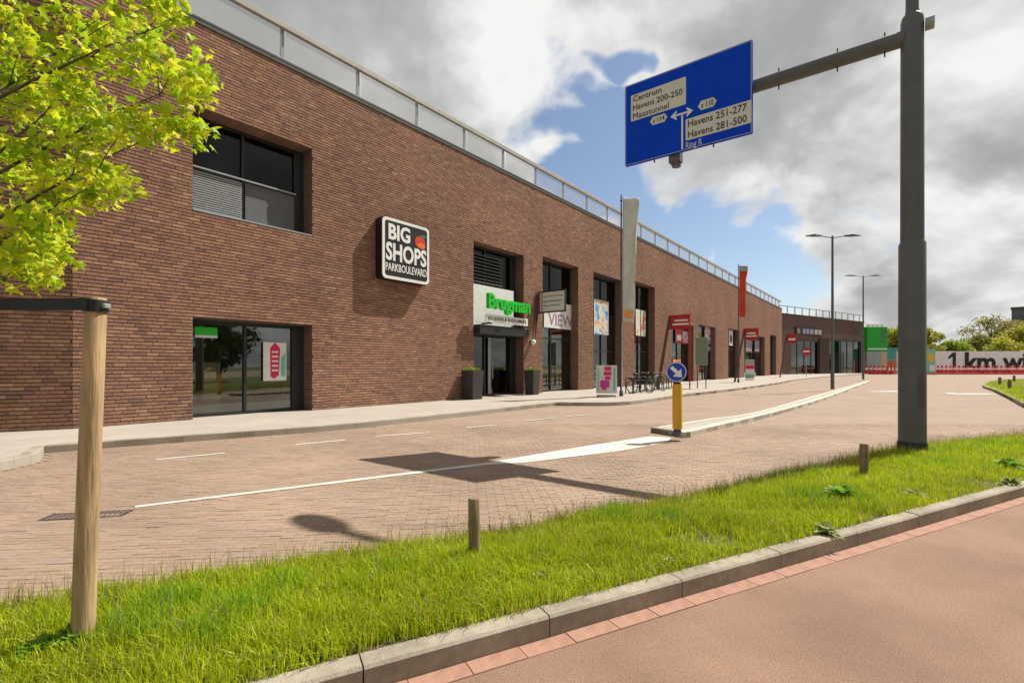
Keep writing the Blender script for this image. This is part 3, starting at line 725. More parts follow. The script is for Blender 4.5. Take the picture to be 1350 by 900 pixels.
# the ground floor window with poster
w, y = window(o_low, [.46], [], label='wide ground floor shop window reflecting the verge', rightblock=.28)
a, za = wp(346.5, 502, -y); b, zb = wp(377, 452, -y)
p = MB().box(a, b, y-.03, y-.018, za, zb).build('poster', m_cream, bld)
p['label'] = 'white sale poster with pink ribbon and teal corner in the ground floor window'
dx = b-a; dz = zb-za
MB().plate([(a+dx*.30, za+dz*.12), (a+dx*.45, za+dz*.05), (a+dx*.66, za+dz*.14), (a+dx*.72, za+dz*.85), (a+dx*.5, za+dz*1.0), (a+dx*.28, za+dz*.85)], y-.036, y-.031).build('poster_ribbon', m_pink, p)
for k in range(5): MB().box(a+dx*.36, a+dx*.63, y-.041, y-.037, za+dz*(.25+.12*k), za+dz*(.295+.12*k)).build('poster_line', m_cream, p)
MB().plate([(a+dx*.75, za+dz*.12), (a+dx*.95, za+dz*.12), (a+dx*.95, za+dz*.75), (a+dx*.75, za+dz*.6)], y-.036, y-.031).build('poster_corner', m_teal, p)
a, za = wp(257, 441, -y); b, zb = wp(287, 432, -y)
q = MB().box(a, b, y+.02, y+.03, za, zb).build('hanging_banner', m_green, bld); MB().box(a, b, y+.02, y+.03, za-.07, za-.005).build('banner_trim', m_cream, q)
for k, (x, hh, ww, mm) in enumerate(((1.0, 1.5, .5, m_skin), (1.7, 1.1, .9, m_grey), (2.9, 1.8, .5, m_int), (3.4, .8, .9, m_cream), (.4, .7, .4, m_woodg))):
    MB().box(o_low[0]+x, o_low[0]+x+ww, DEP+1.6, DEP+2.2, B0, B0+hh, .03).build('display', mm, bld)

# the entrance
s0, s1, z0, z1 = o_door
zc = wp(624, 427)[1]; zf = wp(624, 372)[1]
w, y = window(o_door, [.36], [(wp(624, 438)[1]-B0)/(z1-B0), (zf-B0)/(z1-B0)], name='entrance_door', gl=m_glassd, spandrel=True, label='dark glazed shop entrance below the white fascia', rightblock=.3)
for k in range(9):
    zz = zf+.15+k*(z1-zf-.5)/8.5
    MB().box(s0+.1, s0+(s1-s0)*.7, y-.09, y-.02, zz, zz+.05).build('slat', m_grey, w)
MB().box(s0+.005, s0+(s1-s0)*.86, y-.30, y-.03, zc, zf).build('fascia_panel', m_white, w)
MB().box(s0+.03, s1-.03, -.35, y-.04, zc-.42, zc-.02, .02).build('canopy', m_dark, w)
MB().tube([(s0+(s1-s0)*.5, y-.06, .9), (s0+(s1-s0)*.5, y-.06, 1.7)], .025, 8).build('door_handle', m_galv, w)
MB().box(s0+(s1-s0)*.42, s0+(s1-s0)*.47, y-.04, y-.016, B0+.1, zc-.5).build('door_stile', m_galv, w)

# further shop windows with posters
def posterpanel(px0, py1, px1, py0, off, cols, label):
    a, za = wp(px0, py0, off); b, zb = wp(px1, py1, off); y = -off
    p = MB().box(a, b, y-.012, y, za, zb).build('poster', cols[0], bld); p['label'] = label
    dx, dz = b-a, zb-za
    for (u0, u1, v0, v1, mm) in cols[1]:
        MB().plate(rrect(a+dx*u0, a+dx*u1, za+dz*v0, za+dz*v1, min(dx*(u1-u0), dz*(v1-v0))*.3), y-.02, y-.013).build('poster_patch', mm, p)
    return p
OF = -(DEP-.16)
w, y = window(o_3, [.42], [.41, .66], spandrel=True, label='tall shop window behind the projecting white sign')
pv = posterpanel(717, 403, 757, 431, OF, (m_cream, []), 'white window band with purple letters')
a, za = wp(723, 428, OF+.02); b, zb = wp(755, 417, OF+.02); text('lettering', 'VIEW', M('mauve_letter', (.30, .16, .30), .6), pv, a, b, za, zb, -OF-.014, .006, .01)
for k in range(4): MB().box(o_3[0]+.2+k*.45, o_3[0]+.55+k*.45, DEP+.8, DEP+1.2, B0, B0+random.uniform(.7, 1.9), .03).build('display', (m_skin, m_woodg, m_cream, m_teal)[k], bld)
w, y = window(o_4, [.5], [.33, .66], spandrel=True, label='tall shop window with bright blue and orange poster')
posterpanel(783, 398, 802, 440, OF, (m_print1, [(0, .06, 0, 1, m_cream), (.94, 1, 0, 1, m_cream)]), 'bright poster of blue, sand and orange shapes')
MB().box(o_4[0]+.3, o_4[0]+1.2, DEP+.8, DEP+1.4, B0, 2.3, .03).build('display', m_int, bld)
w, y = window(o_5, [.5], [.33, .66], spandrel=True, label='tall shop window with red and white posters')
posterpanel(838, 410, 851, 442, OF, (m_print2, [(.45, .53, 0, 1, m_dark)]), 'poster of red, cream and pale green shapes')
window(o_6, [.5], [.7], label='shop doorway below the first red sign'); posterpanel(890, 436, 909, 452, OF, (m_red, [(.5, 1.0, .1, .9, m_print3), (.1, .4, .2, .6, m_cream)]), 'dark red window poster')
posterpanel(887, 474, 897, 488, OF, (m_orange, [(.5, .9, .1, .9, m_mag)]), 'small orange poster low in the doorway')
window(o_7, [.55], [.55], label='shop window with pink and grey posters')
posterpanel(929, 431, 941, 447, OF, (m_print3, []), 'pink and white poster'); posterpanel(929, 449, 941, 462, OF, (M('poster_mauve', (.28, .2, .27), .6), [(.2, .9, .4, .6, m_black)]), 'mauve grey poster')
window(o_8, [.5], [.6], label='narrow dark window by the red flag'); posterpanel(961, 436, 966, 455, OF, (m_cream, [(.2, .8, .2, .7, m_grey)]), 'pale poster in the narrow window')
window(o_9, [.5], [.6], label='shop doorway below the second red sign'); posterpanel(983, 449, 991, 463, OF, (M('poster_mauve', (.28, .2, .27), .6), []), 'mauve poster in doorway'); posterpanel(995, 449, 1001, 463, OF, (M('poster_mauve', (.28, .2, .27), .6), []), 'second mauve poster in doorway')
window(o_10, [], [.6], label='narrowest window close to the end of the facade')

# ------------------------------------------------------------------ roof railing
rail = empty('roof_railing', (BO.x, BO.y, 0), BA, 'pale metal railing running along the top of the long facade', 'railing')
RZ = TOP+1.28; RY = .12
MB().box(-.5, LEN, RY-.05, RY+.08, RZ-.2, RZ, .02).build('top_rail', m_rail, rail)
MB().box(-.5, LEN, RY-.01, RY+.03, TOP+.16, TOP+.2).build('bottom_rail', m_rail, rail)
k0 = 1.276*3.73
pm = MB().box(-.05, .05, RY+.09, RY+.18, TOP+.063, RZ-.02, .012).mesh('post')
sp = k0-2*2.603
while sp < LEN:
    link('post', pm, m_galv, rail, (sp, 0, 0)); sp += 2.603
m_rglass = veil('railing_mesh', (.5, .51, .52), .24)
pn_ = MB().box(.06, 2.54, RY+.005, RY+.010, TOP+.205, RZ-.205).mesh('mesh_panel')
sp = k0-3*2.603
while sp < LEN-2.6:
    link('mesh_panel', pn_, m_rglass, rail, (sp, 0, 0)); sp += 2.603

# ------------------------------------------------------------------ end block of the street, facing down the road
E0 = wworld(LEN, -.2, 0).to_2d(); E1 = Vector((66.9, 92.3)); ED = (E1-E0).normalized(); EA = math.atan2(ED.y, ED.x); EL = (E1-E0).length
endb = empty('end_block', (E0.x, E0.y, 0), EA, 'shaded dark brick block closing the far end of the street', 'building')
def es(px):
    d = Vector(((px-HX)/F, 1)); nn = Vector((ED.y, -ED.x)); t = E0.dot(nn)/d.dot(nn); return (d*t-E0).dot(ED), t
ET = 9.75
def ez(px, py): s, t = es(px); return CH+(HY-py)/F*t
eo = [(es(1043)[0], es(1080)[0], B0, ez(1060, 448)), (es(1092)[0], es(1135)[0], B0, ez(1110, 448))]
em = wall_cells(EL, -.05, ET, [(o[0], o[1], -.06, o[3]) for o in eo])
em.add([(EL, 0, -.05), (EL, 12, -.05), (EL, 12, ET), (EL, 0, ET)], [(0, 1, 2, 3)]); em.add([(0, 0, ET), (EL, 0, ET), (EL, 12, ET), (0, 12, ET)], [(0, 1, 2, 3)])
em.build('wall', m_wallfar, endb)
for (a, b, c, d), nn in zip(eo, (4, 5)):
    MB().box(a-.3, b+.3, .5, .6, B0, d+.3).build('shopfront', m_black, endb)
    f = MB()
    for i in range(nn+1): x = a+(b-a)*i/nn; f.box(x-.06, x+.06, .18, .3, B0, d)
    f.box(a, b, .17, .29, d-.25, d); fo = f.build('window_frame', m_grey, endb)
    for i in range(nn):
        x0, x1 = a+(b-a)*i/nn, a+(b-a)*(i+1)/nn; MB().add([(x0, .26, B0), (x1, .26, B0), (x1, .26, d), (x0, .26, d)], [(0, 1, 2, 3)]).build('pane', m_glassd, fo)
MB().box(es(1080)[0]-.1, es(1092)[0]+.1, -.15, -.01, B0, ez(1086, 446)).build('pilaster', M('brown_panel', (.05, .025, .015), .7), endb)
MB().box(es(1048)[0], es(1084)[0], -.2, -.01, ez(1060, 441), ez(1060, 432)).build('sign_backing', m_dark, endb)
MB().box(-.1, EL+.1, -.1, .4, ET, ET+.1).build('coping', m_dark, endb)
MB().box(0, EL, .1, .2, ET+1.25, ET+1.35).build('top_rail', m_galv, endb)
sp = 0.0; pm2 = MB().box(-.06, .06, .1, .2, ET+.1, ET+1.25).mesh('post')
while sp < EL+.1: link('post', pm2, m_galv, endb, (sp, 0, 0)); sp += 2.3
mlb = M('letter_blue', (.30, .31, .50), .5); mlp = M('letter_pale', (.50, .46, .47), .5)
for k, (u, v, mm) in enumerate(((1049, 1052.5, M('letter_moss', (.22, .30, .20), .5)), (1056.5, 1060, mlb), (1061, 1064.5, mlb), (1065.5, 1070.5, mlb), (1072, 1076, mlp), (1077, 1081, mlp))):
    MB().plate(rrect(es(u)[0], es(v)[0], ez(1060, 440), ez(1060, 433.5), .2), -.26, -.21).build('letter_block', mm, endb)

# ------------------------------------------------------------------ signs on the building
# the big square light box
off = .38
a, zt = wp(504, 284, off); b = ws(565.5, off); zbm = wp(504, 365.5, off)[1]
sg = empty('wall_sign', wworld(a, 0, zbm), BA, 'square black lit sign box with white letters on the brick wall', 'sign')
w_, h_ = b-a, zt-zbm
MB().plate(rrect(-.02, w_+.02, -.02, h_+.02, .14), -off+.02, -.026).build('box', m_black, sg)
fr = MB(); outr = rrect(0, w_, 0, h_, .16); inn = rrect(.1, w_-.1, .1, h_-.1, .1); n = len(outr)
fr.add([(p[0], -off-.01, p[1]) for p in outr]+[(p[0], -off-.01, p[1]) for p in inn]+[(p[0], -off+.018, p[1]) for p in outr], [(i, (i+1) % n, (i+1) % n+n, i+n) for i in range(n)]+[(i, i+2*n, (i+1) % n+2*n, (i+1) % n) for i in range(n)])
fr.build('border', m_white, sg)
MB().plate(inn, -off-.004, -off+.018).build('face', M('sign_face', (.018, .017, .016), .4, .3, 2), sg)
text('lettering', 'BIG', m_white, sg, .17*w_/1.7+.04, w_*.57, h_*.645, h_*.91, -off-.005, .012, .035)
text('lettering', 'SHOPS', m_white, sg, .14, w_-.14, h_*.30, h_*.60, -off-.005, .012, .03)
text('lettering', 'PARKBOULEVARD', m_white, sg, .13, w_-.13, h_*.13, h_*.26, -off-.005, .012, .01)
glow = M('bulb_orange', (.75, .16, .04), .4)
MB().plate(ellipse(w_*.79, h_*.72, w_*.115, h_*.105), -off-.012, -off-.005).build('fruit_disc', M('bulb_red', (.60, .05, .03), .4), sg)
MB().plate(ellipse(w_*.82, h_*.66, w_*.09, h_*.05), -off-.016, -off-.013).build('fruit_highlight', glow, sg)
MB().plate(ellipse(w_*.86, h_*.83, w_*.06, h_*.03), -off-.012, -off-.005).build('fruit_leaf', M('leaf_dot', (.02, .22, .08), .4), sg)
for q in (.3, .7): MB().tube([(w_*q, -.026, h_*.5), (w_*q, 0, h_*.5)], .04, 8).build('bracket', m_dark, sg)

# green letters and text board over the entrance
off = .42; a, z_ = wp(641, 424, off); b = ws(696, off); zt = wp(641, 386, off)[1]
sg = empty('shop_sign', wworld(a, 0, z_), BA, 'bright green raised letters above a white text board over the entrance', 'sign')
w_ = b-a; h_ = zt-z_; tb = wp(641, 413.5, off)[1]-z_
text('lettering', 'Brugman', m_green, sg, 0, w_, tb+.04, h_, -off, .16, .03)
MB().box(0, w_, -off, -off+.06, 0, tb, .01).build('text_board', m_white, sg)
text('lettering', 'KEUKENS & BADKAMERS', m_dark, sg, w_*.05, w_*.95, tb*.3, tb*.75, -off-.001, .008, .005)
for q in (.15, .5, .85): MB().tube([(w_*q, -off+.06, tb*.9), (w_*q, -.36, tb*.9), (w_*q, -.34, tb*.9)], .02, 8).build('bracket', m_dark, sg)
fr = MB()
for q in (.15, .85): fr.box(w_*q-.03, w_*q+.03, -.34, .2, -.05, .02)
fr.build('support', m_dark, sg)

# signs that stick out from the wall on slanted brown struts
def projecting(px0, py1, px1, py0, base_px, base_py, mat, name, label, lines, pink=None, right_leg=False):
    base = g(base_px, base_py, .12)
    s = (base.to_2d()-BO).dot(BU); o = (base.to_2d()-BO).dot(BN)
    # panel plane is square to the wall through s
    A = BU; nn = -A
    def hit(px, py):
        d = Vector(((px-HX)/F, 1)); t = (BO+BU*(s+.9)).dot(A)/d.dot(A); P = d*t; return (P-BO).dot(BN), CH+(HY-py)/F*t
    o0, zt = hit(px0, py1); o1, _ = hit(px1, py1); zb = hit(px0, py0)[1]
    root = empty(name, wworld(s, 0, .12), BA, label, 'sign')
    R_ = MB()
    y0, y1 = -o0, -o1
    pn = MB().box(.85, .93, min(y0, y1), max(y0, y1), zb-.12, zt-.12, .01).build('panel', mat, root)
    lo, hi = min(y0, y1), max(y0, y1); hh = zt-zb; ww = hi-lo
    for (u0, u1, v0, v1, mm) in lines:
        MB().box(.838, .849, hi-ww*u1, hi-ww*u0, zb-.12+hh*v0, zb-.12+hh*v1).build('panel_line', mm, pn)
    for q in (zt-.118, zb-.18): MB().box(.84, .94, lo-.05, hi+.05, q, q+.058).build('panel_frame', m_dark if pink is None else mat, root)
    if pink is None:
        for q in (lo-.05, hi): MB().box(.84, .94, q, q+.05, zb-.12, zt-.12).build('panel_frame', m_dark, root)
    for k in (0, .28): MB().tube([(0+k, -o, 0), (.75+k*.6, hi-.02 if hi < -.1 else -.1, zt-.12)], .055, 8).build('strut', m_brown, root)
    if right_leg: MB().box(.87, .93, lo, lo+.06, 0, zb-.18).build('leg', m_red, root)
    return root
wl = m_cream
projecting(706, 387, 745, 412, 692, 519, m_plate, 'projecting_sign', 'grey white projecting board with dark frame beside the entrance',
           [(0, .18, 0, 1, m_mag), (.3, .95, .76, .79, m_grey), (.3, .9, .5, .54, m_grey), (.3, .85, .28, .31, m_grey), (.24, .26, 0, 1, m_dark)])
projecting(883, 417, 910, 433, 866, 512, m_red, 'projecting_sign', 'nearest red projecting sign with white lines on a slanted brown post', [(.25, .9, .55, .68, wl), (.15, .95, .24, .38, wl)], 1, True)
projecting(981, 434, 1000, 447, 968, 503.5, m_red, 'projecting_sign', 'second red projecting sign behind the red flag', [(.2, .8, .5, .65, wl), (.15, .9, .22, .36, wl)], 1)
projecting(1037, 441, 1050, 452, 1028, 497.2, m_red, 'projecting_sign', 'farthest small red sign near the corner of the street', [(.2, .9, .3, .55, wl)], 1)
# wall lamp
s, z = wp(699, 451)
wl_ = empty('wall_lamp', wworld(s, 0, z-.1), BA, 'small white globe lamp on the brick pier beside the entrance', 'lamp')
MB().box(-.06, .06, -.06, -.02, 0, .2, .01).build('bracket', m_dark, wl_)
bm = bmesh.new(); bmesh.ops.create_uvsphere(bm, u_segments=14, v_segments=10, radius=.13); me = bpy.data.meshes.new('globe'); bm.to_mesh(bm and me); bm.free()
me.polygons.foreach_set('use_smooth', [True]*len(me.polygons)); link('globe', me, m_white, wl_, (0, -.19, .1))

# ------------------------------------------------------------------ mast with arm, lamp, and direction sign
KM = .953
MP = Vector((6.43, 7.8)); mast_z = .09
ADIR = Vector((4.83*KM-6.43, 9.66*KM-7.8)).normalized(); AANG = math.atan2(ADIR.y, ADIR.x)
mast = empty('sign_mast', (MP.x, MP.y, mast_z), AANG, 'tall dark grey steel mast with a long arm and road lamp', 'mast')
def zz(py): return hz(py, 7.8)-mast_z
MB().tube([(0, 0, 0), (0, 0, zz(322)), (0, 0, zz(318))], [.183, .176, .152], 28).build('lower_shaft', m_mast, mast)
MB().tube([(0, 0, -.02), (0, 0, .16), (0, 0, .2)], [.197, .197, .186], 28).build('base_collar', M('mast_base', (.025, .027, .03), .6), mast)
MB().tube([(0, 0, zz(320)), (0, 0, zz(28)), (0, 0, zz(22)), (0, 0, zz(19))], [.153, .149, .13, .086], 28).build('upper_shaft', m_mast, mast)
dr_ = MB(); 
for q in range(5):
    w_ = R(-90-AANG*57.2958-20+q*10); dr_.v += [(math.cos(w_)*.1825, math.sin(w_)*.1825, .75), (math.cos(w_)*.181, math.sin(w_)*.181, 1.25)]
dr_.f = [(2*q, 2*q+2, 2*q+3, 2*q+1) for q in range(4)]; dr_.sm = [True]*4
dr_.build('access_door', m_grey, mast)
HL = 10.8-mast_z
MB().tube([(0, 0, zz(24)), (0, 0, zz(12)), (0, 0, HL-.4)], [.10, .085, .07], 16).build('lamp_pole', m_mast, mast)
la = MB().tube([(0, 0, HL-.42), (.08, 0, HL-.15), (.4, 0, HL), (1.15, 0, HL+.1)], [.07, .068, .062, .055], 12).build('lamp_arm', m_mast, mast)
hd = MB(); pts = []
bm = bmesh.new(); bmesh.ops.create_uvsphere(bm, u_segments=20, v_segments=10, radius=1)
for v in bm.verts: v.co = (v.co.x*.42, v.co.y*.17, max(v.co.z, -.35)*.11)
me = bpy.data.meshes.new('lamp_head'); bm.to_mesh(me); bm.free(); me.polygons.foreach_set('use_smooth', [True]*len(me.polygons)); link('lamp_head', me, m_mast, mast, (1.45, 0, HL+.1))
ZA = 6.79-mast_z
arm_len = (Vector((2.715, 11.28))*KM-MP).length-.5
MB().tube([(.1, 0, ZA), (arm_len, 0, ZA)], [.125, .11], 16).build('arm', m_mast, mast)
MB().tube([(-.27, 0, ZA+.12), (-.16, 0, ZA+.12)], [.1, .1], 14).build('arm_socket', m_galv, mast)
for q in (.35, 1.0, 1.9): MB().tube([(q, 0, ZA-.2), (q, 0, ZA+.2)], .012, 6).build('bolt', m_dark, mast)
# sign: faces the road users, i.e. back down the road towards the camera
SR, SL_ = Vector((4.83, 9.66))*KM, Vector((2.715, 11.28))*KM; SZ = CH+4.55*KM; SDX = (SR-SL_).normalized(); SWd = (SR-SL_).length
fn = Vector((SDX.y, -SDX.x))
sx = SL_+fn*.20
ds = empty('direction_sign', (sx.x, sx.y, SZ), math.atan2(SDX.y, SDX.x), 'large blue overhead direction sign with white route panels', 'sign')
SHt = 1.83*KM
MB().plate(rrect(0, SWd, 0, SHt, .03), 0, .05).build('board', m_blue, ds)
edge_m = M('sign_edge', (.30, .34, .45), .4)
fr = MB()
for (x0, x1, z0_, z1_) in ((.012, SWd-.012, .012, .027), (.012, SWd-.012, SHt-.027, SHt-.012), (.012, .027, .027, SHt-.027), (SWd-.027, SWd-.012, .027, SHt-.027)): fr.box(x0, x1, -.004, -.0005, z0_, z1_)
fr.build('border_line', edge_m, ds)
def sp_(px, py):                                    # pixel -> sign local x,z
    o = sx; d = Vector(((px-HX)/F, 1)); t = o.dot(fn)/d.dot(fn); P = d*t; return (P-o).dot(SDX), CH+(HY-py)/F*t-SZ
def panel_rect(pxl, pyt, pxr, pyb):
    x0, zt_ = sp_(pxl, pyt); x1 = sp_(pxr, pyt)[0]; zb_ = sp_(pxl, pyb)[1]; return x0, x1, zb_, zt_
mblk = M('sign_text_black', (.015, .015, .017), .6)
def route_panel(r, lines):
    x0, x1, zb_, zt_ = r; p = MB().plate(rrect(x0, x1, zb_, zt_, .02), -.008, -.001).build('route_panel', m_plate, ds)
    n = len(lines); h = (zt_-zb_)/n
    for i, (s_, fr_) in enumerate(lines):
        zc = zt_-(i+.5)*h; text('lettering', s_, mblk, p, x0+.05, x0+.05+(x1-x0-.1)*fr_, zc-h*.32, zc+h*.33, -.0085, .004, 0.0 if s_[0] == 'M' else .006)
r1 = panel_rect(832, 127, 904.5, 161); route_panel(r1, [('Centrum', .58), ('Havens 200-250', .98), ('Maastunnel', .72)])
r2 = panel_rect(904, 158, 991, 186); route_panel(r2, [('Havens 251-277', .97), ('Havens 281-500', .97)])
def shield(r, s_):
    x0, x1, zb_, zt_ = r; c = (zt_-zb_)*.35
    p = MB().plate([(x0, (zb_+zt_)/2), (x0+c, zb_), (x1-c, zb_), (x1, (zb_+zt_)/2), (x1-c, zt_), (x0+c, zt_)], -.008, -.001).build('route_shield', m_plate, ds)
    text('lettering', s_, mblk, p, x0+.07, x1-.06, zb_+.035, zt_-.035, -.0085, .004, .008)
shield(panel_rect(857, 156, 880, 166.5), 's 114'); shield(panel_rect(920, 135, 945, 147), 's 110')
msw = M('sign_symbol', (.72, .74, .78), .4)
xs_, zb_ = sp_(899.5, 197); zt_ = sp_(899.5, 152)[1]
MB().box(xs_-.018, xs_+.018, -.006, -.001, zb_, zt_).build('symbol_stem', msw, ds)
xl, zl = sp_(884, 155); xr = sp_(914, 146)[0]
MB().box(xl+.03, xr-.03, -.0085, -.0065, zl-.02, zl+.02).build('symbol_bar', msw, ds)
MB().plate([(xl, zl), (xl+.13, zl+.1), (xl+.13, zl+.05), (xl+.065, zl), (xl+.13, zl-.05), (xl+.13, zl-.1)], -.0105, -.009).build('symbol_arrow', msw, ds)
MB().plate([(xr, zl), (xr-.13, zl-.1), (xr-.13, zl-.05), (xr-.065, zl), (xr-.13, zl+.05), (xr-.13, zl+.1)], -.0105, -.009).build('symbol_arrow', msw, ds)
x0, z0_ = sp_(904, 198); x1 = sp_(926, 190)[0]; text('lettering', 'Ring R', M('sign_text_white', (.5, .53, .60), .5), ds, x0, x1, z0_-.02, z0_+.15, -.001, .005, .01)
cx = SWd*.43
MB().box(cx-.15, cx+.08, .055, .24, -.14, SHt*.95).build('clamp', m_mast, ds); MB().tube([(cx-.02, .15, -.22), (cx-.02, .15, -.03)], .09, 14).build('clamp_foot', m_mast, ds)
for q in (.25, .72):
    MB().tube([(SWd*q, .07, -.05), (SWd*q, .07, SHt*.98)], .015, 6).build('stiffener', m_dark, ds)

# ------------------------------------------------------------------ keep-right bollard on the island nose
p = g(893, 574, .10); kb = empty('traffic_bollard', (p.x, p.y, .10), math.atan2(p.y, p.x)-math.pi/2, 'yellow bollard topped by a blue keep right disc on the island', 'bollard')
D = p.y; hb = lambda py: hz(py, D)-.10
rb = 6.2/F*D
MB().tube([(0, 0, hb(565)), (0, 0, hb(508)), (0, 0, hb(506))], [rb, rb, rb*.85], 20).build('column', m_yellow, kb)
MB().tube([(0, 0, 0), (0, 0, hb(565))], [.12, .06], 14).build('foot', m_grey, kb)
MB().tube([(0, 0, hb(506)), (0, 0, hb(503.5))], [rb*.75, rb*.7], 14).build('neck', m_dark, kb)
cz = hb(490); rd = 13/F*D
dsk = MB().plate(ellipse(-.02, cz, rd, rd, 36), -.03, .03).build('disc', m_blue2, kb)
fr = MB(); e1, e2 = ellipse(-.02, cz, rd*.97, rd*.97, 36), ellipse(-.02, cz, rd*.90, rd*.90, 36)
fr.add([(q[0], -.0325, q[1]) for q in e1]+[(q[0], -.0325, q[1]) for q in e2], [(i, (i+1) % 36, (i+1) % 36+36, i+36) for i in range(36)]); fr.build('disc_rim', msw, dsk)
def rot2(pts, a): c, s = math.cos(a), math.sin(a); return [(-.02+x*c-z*s, cz+x*s+z*c) for x, z in pts]
ar = [(-.14, .035), (.02, .035), (.02, .11), (.15, 0), (.02, -.11), (.02, -.035), (-.14, -.035)]
MB().plate(rot2([(x*rd/.2, z*rd/.2) for x, z in ar], R(-45)), -.036, -.031).build('disc_arrow', m_white, dsk)

# ------------------------------------------------------------------ stakes
def stake(base, h, r, tip, label, mat, nm='wooden_stake', split=False):
    root = empty(nm, base, 0, label, 'stake')
    MB().tube([(0, 0, -.12), (tip[0]*.5, tip[1]*.5, h*.5), (tip[0], tip[1], h-.012), (tip[0], tip[1], h)], [r*1.02, r, r*.98, r*.85], 18).build('post', mat, root); return root
b = g(108, 850, .1); tp = Vector((at(127, 2.43), 2.43, hz(392, 2.43)))
st = empty('tree_stake', b, 0, 'pale round wooden tree stake leaning slightly at the left', 'stake')
v = tp-b
MB().tube([(0, 0, -.15), v*.33, v*.66, v*.993, v], [.050, .0475, .046, .044, .039], 24).build('post', m_wood, st)
MB().tube([v*.958, v*.992], [.0515, .0515], 24).build('strap_loop', m_rubber, st)
o = MB().box(.034, .062, -.02, .02, -.012, .012, .004).build('buckle', m_galv, st); o.location = v*.975
tx, ty = -3.05, 2.5
sm_ = MB(); q0 = v*.977
ctr = [(q0.x+.005, q0.y-.055, q0.z), (tx-b.x+.5, ty-b.y-.02, q0.z+.012), (tx-b.x+.07, ty-b.y, q0.z+.02)]
vs, fs = [], []
for (x, y_, z_) in ctr:
    vs += [(x, y_, z_-.030), (x, y_, z_+.030), (x, y_+.012, z_+.030), (x, y_+.012, z_-.030)]
for i in range(2):
    for k in range(4): fs.append((i*4+k, i*4+(k+1) % 4, (i+1)*4+(k+1) % 4, (i+1)*4+k))
sm_.add(vs, fs).build('tie_band', m_rubber, st)
b = g(626, 740, .1); stake(b, .455, .041, (-.008, 0), 'short brown wooden stake in the middle of the verge', m_woodg)
b = g(1139, 630, .1); stake(b, .43, .048, (0, 0), 'short grey wooden stake left of the mast foot', m_woodg)
for px, py, q in ((1318, 507, 'left'), (1331, 512, 'middle'), (1337, 503, 'right')):
    b = g(px, py, .12); stake(b, .55, .09, (0, 0), f'{q} of three short dark posts on the grass island', m_woodg, 'short_post')

# ------------------------------------------------------------------ channel drain in the road
c = g(115, 679); dr = empty('drain_grate', (c.x, c.y, 0), math.atan2(.2, 1.0), 'iron slot drain set into the brick road behind the tree stake', 'drain')
fr = MB(); fr.box(-.36, .36, -.11, -.09, -.01, .006); fr.box(-.36, .36, .09, .11, -.01, .006); fr.box(-.36, -.34, -.09, .09, -.01, .006); fr.box(.34, .36, -.09, .09, -.01, .006); fr.build('frame', M('iron', (.06, .05, .045), .7, .3, 20), dr)
MB().sheet([(-.34, -.09), (.34, -.09), (.34, .09), (-.34, .09)], .0015).build('pit', m_black, dr)
bar = MB().box(-.013, .013, -.09, .09, -.01, .0055).mesh('bar')
for i in range(14): link('bar', bar, M('iron_bar', (.16, .115, .09), .8), dr, (-.31+i*.0475, 0, 0))

# ------------------------------------------------------------------ sidewalk things
def planter(px0, px1, py, label):
    p = g((px0+px1)/2, py, .12); D = p.y; w = (px1-px0)/F*D*.66; h = (py-488)/F*D
    root = empty('planter', (p.x, p.y, .12), BA, label, 'planter', 'planters beside the entrance')
    m = MB(); a, b = w*.42, w*.5
    m.add([(-a, -a, 0), (a, -a, 0), (a, a, 0), (-a, a, 0), (-b, -b, h), (b, -b, h), (b, b, h), (-b, b, h), (-b*.82, -b*.82, h), (b*.82, -b*.82, h), (b*.82, b*.82, h), (-b*.82, b*.82, h), (-b*.82, -b*.82, h-.08), (b*.82, -b*.82, h-.08), (b*.82, b*.82, h-.08), (-b*.82, b*.82, h-.08)],
          [(0, 1, 5, 4), (1, 2, 6, 5), (2, 3, 7, 6), (3, 0, 4, 7), (4, 5, 9, 8), (5, 6, 10, 9), (6, 7, 11, 10), (7, 4, 8, 11), (8, 9, 13, 12), (9, 10, 14, 13), (10, 11, 15, 14), (11, 8, 12, 15), (3, 2, 1, 0)])
    m.build('pot', M('planter_dark', (.045, .04, .036), .6, .25, 5), root)
    MB().sheet([(-b*.81, -b*.81), (b*.81, -b*.81), (b*.81, b*.81), (-b*.81, b*.81)], h-.05).build('soil', m_soil, root)
    n = 240; P = np.c_[rng.uniform(-b*.7, b*.7, n), rng.uniform(-b*.7, b*.7, n), np.full(n, h-.05)]; V, T, C = blades(P, .08, .22, .02, .5, np.array(G2)); big_mesh('plant', V, T, m_leaf, root, C)
planter(607, 639, 526, 'tall dark planter left of the shop entrance')
planter(690, 713, 520, 'tall dark planter right of the shop entrance')

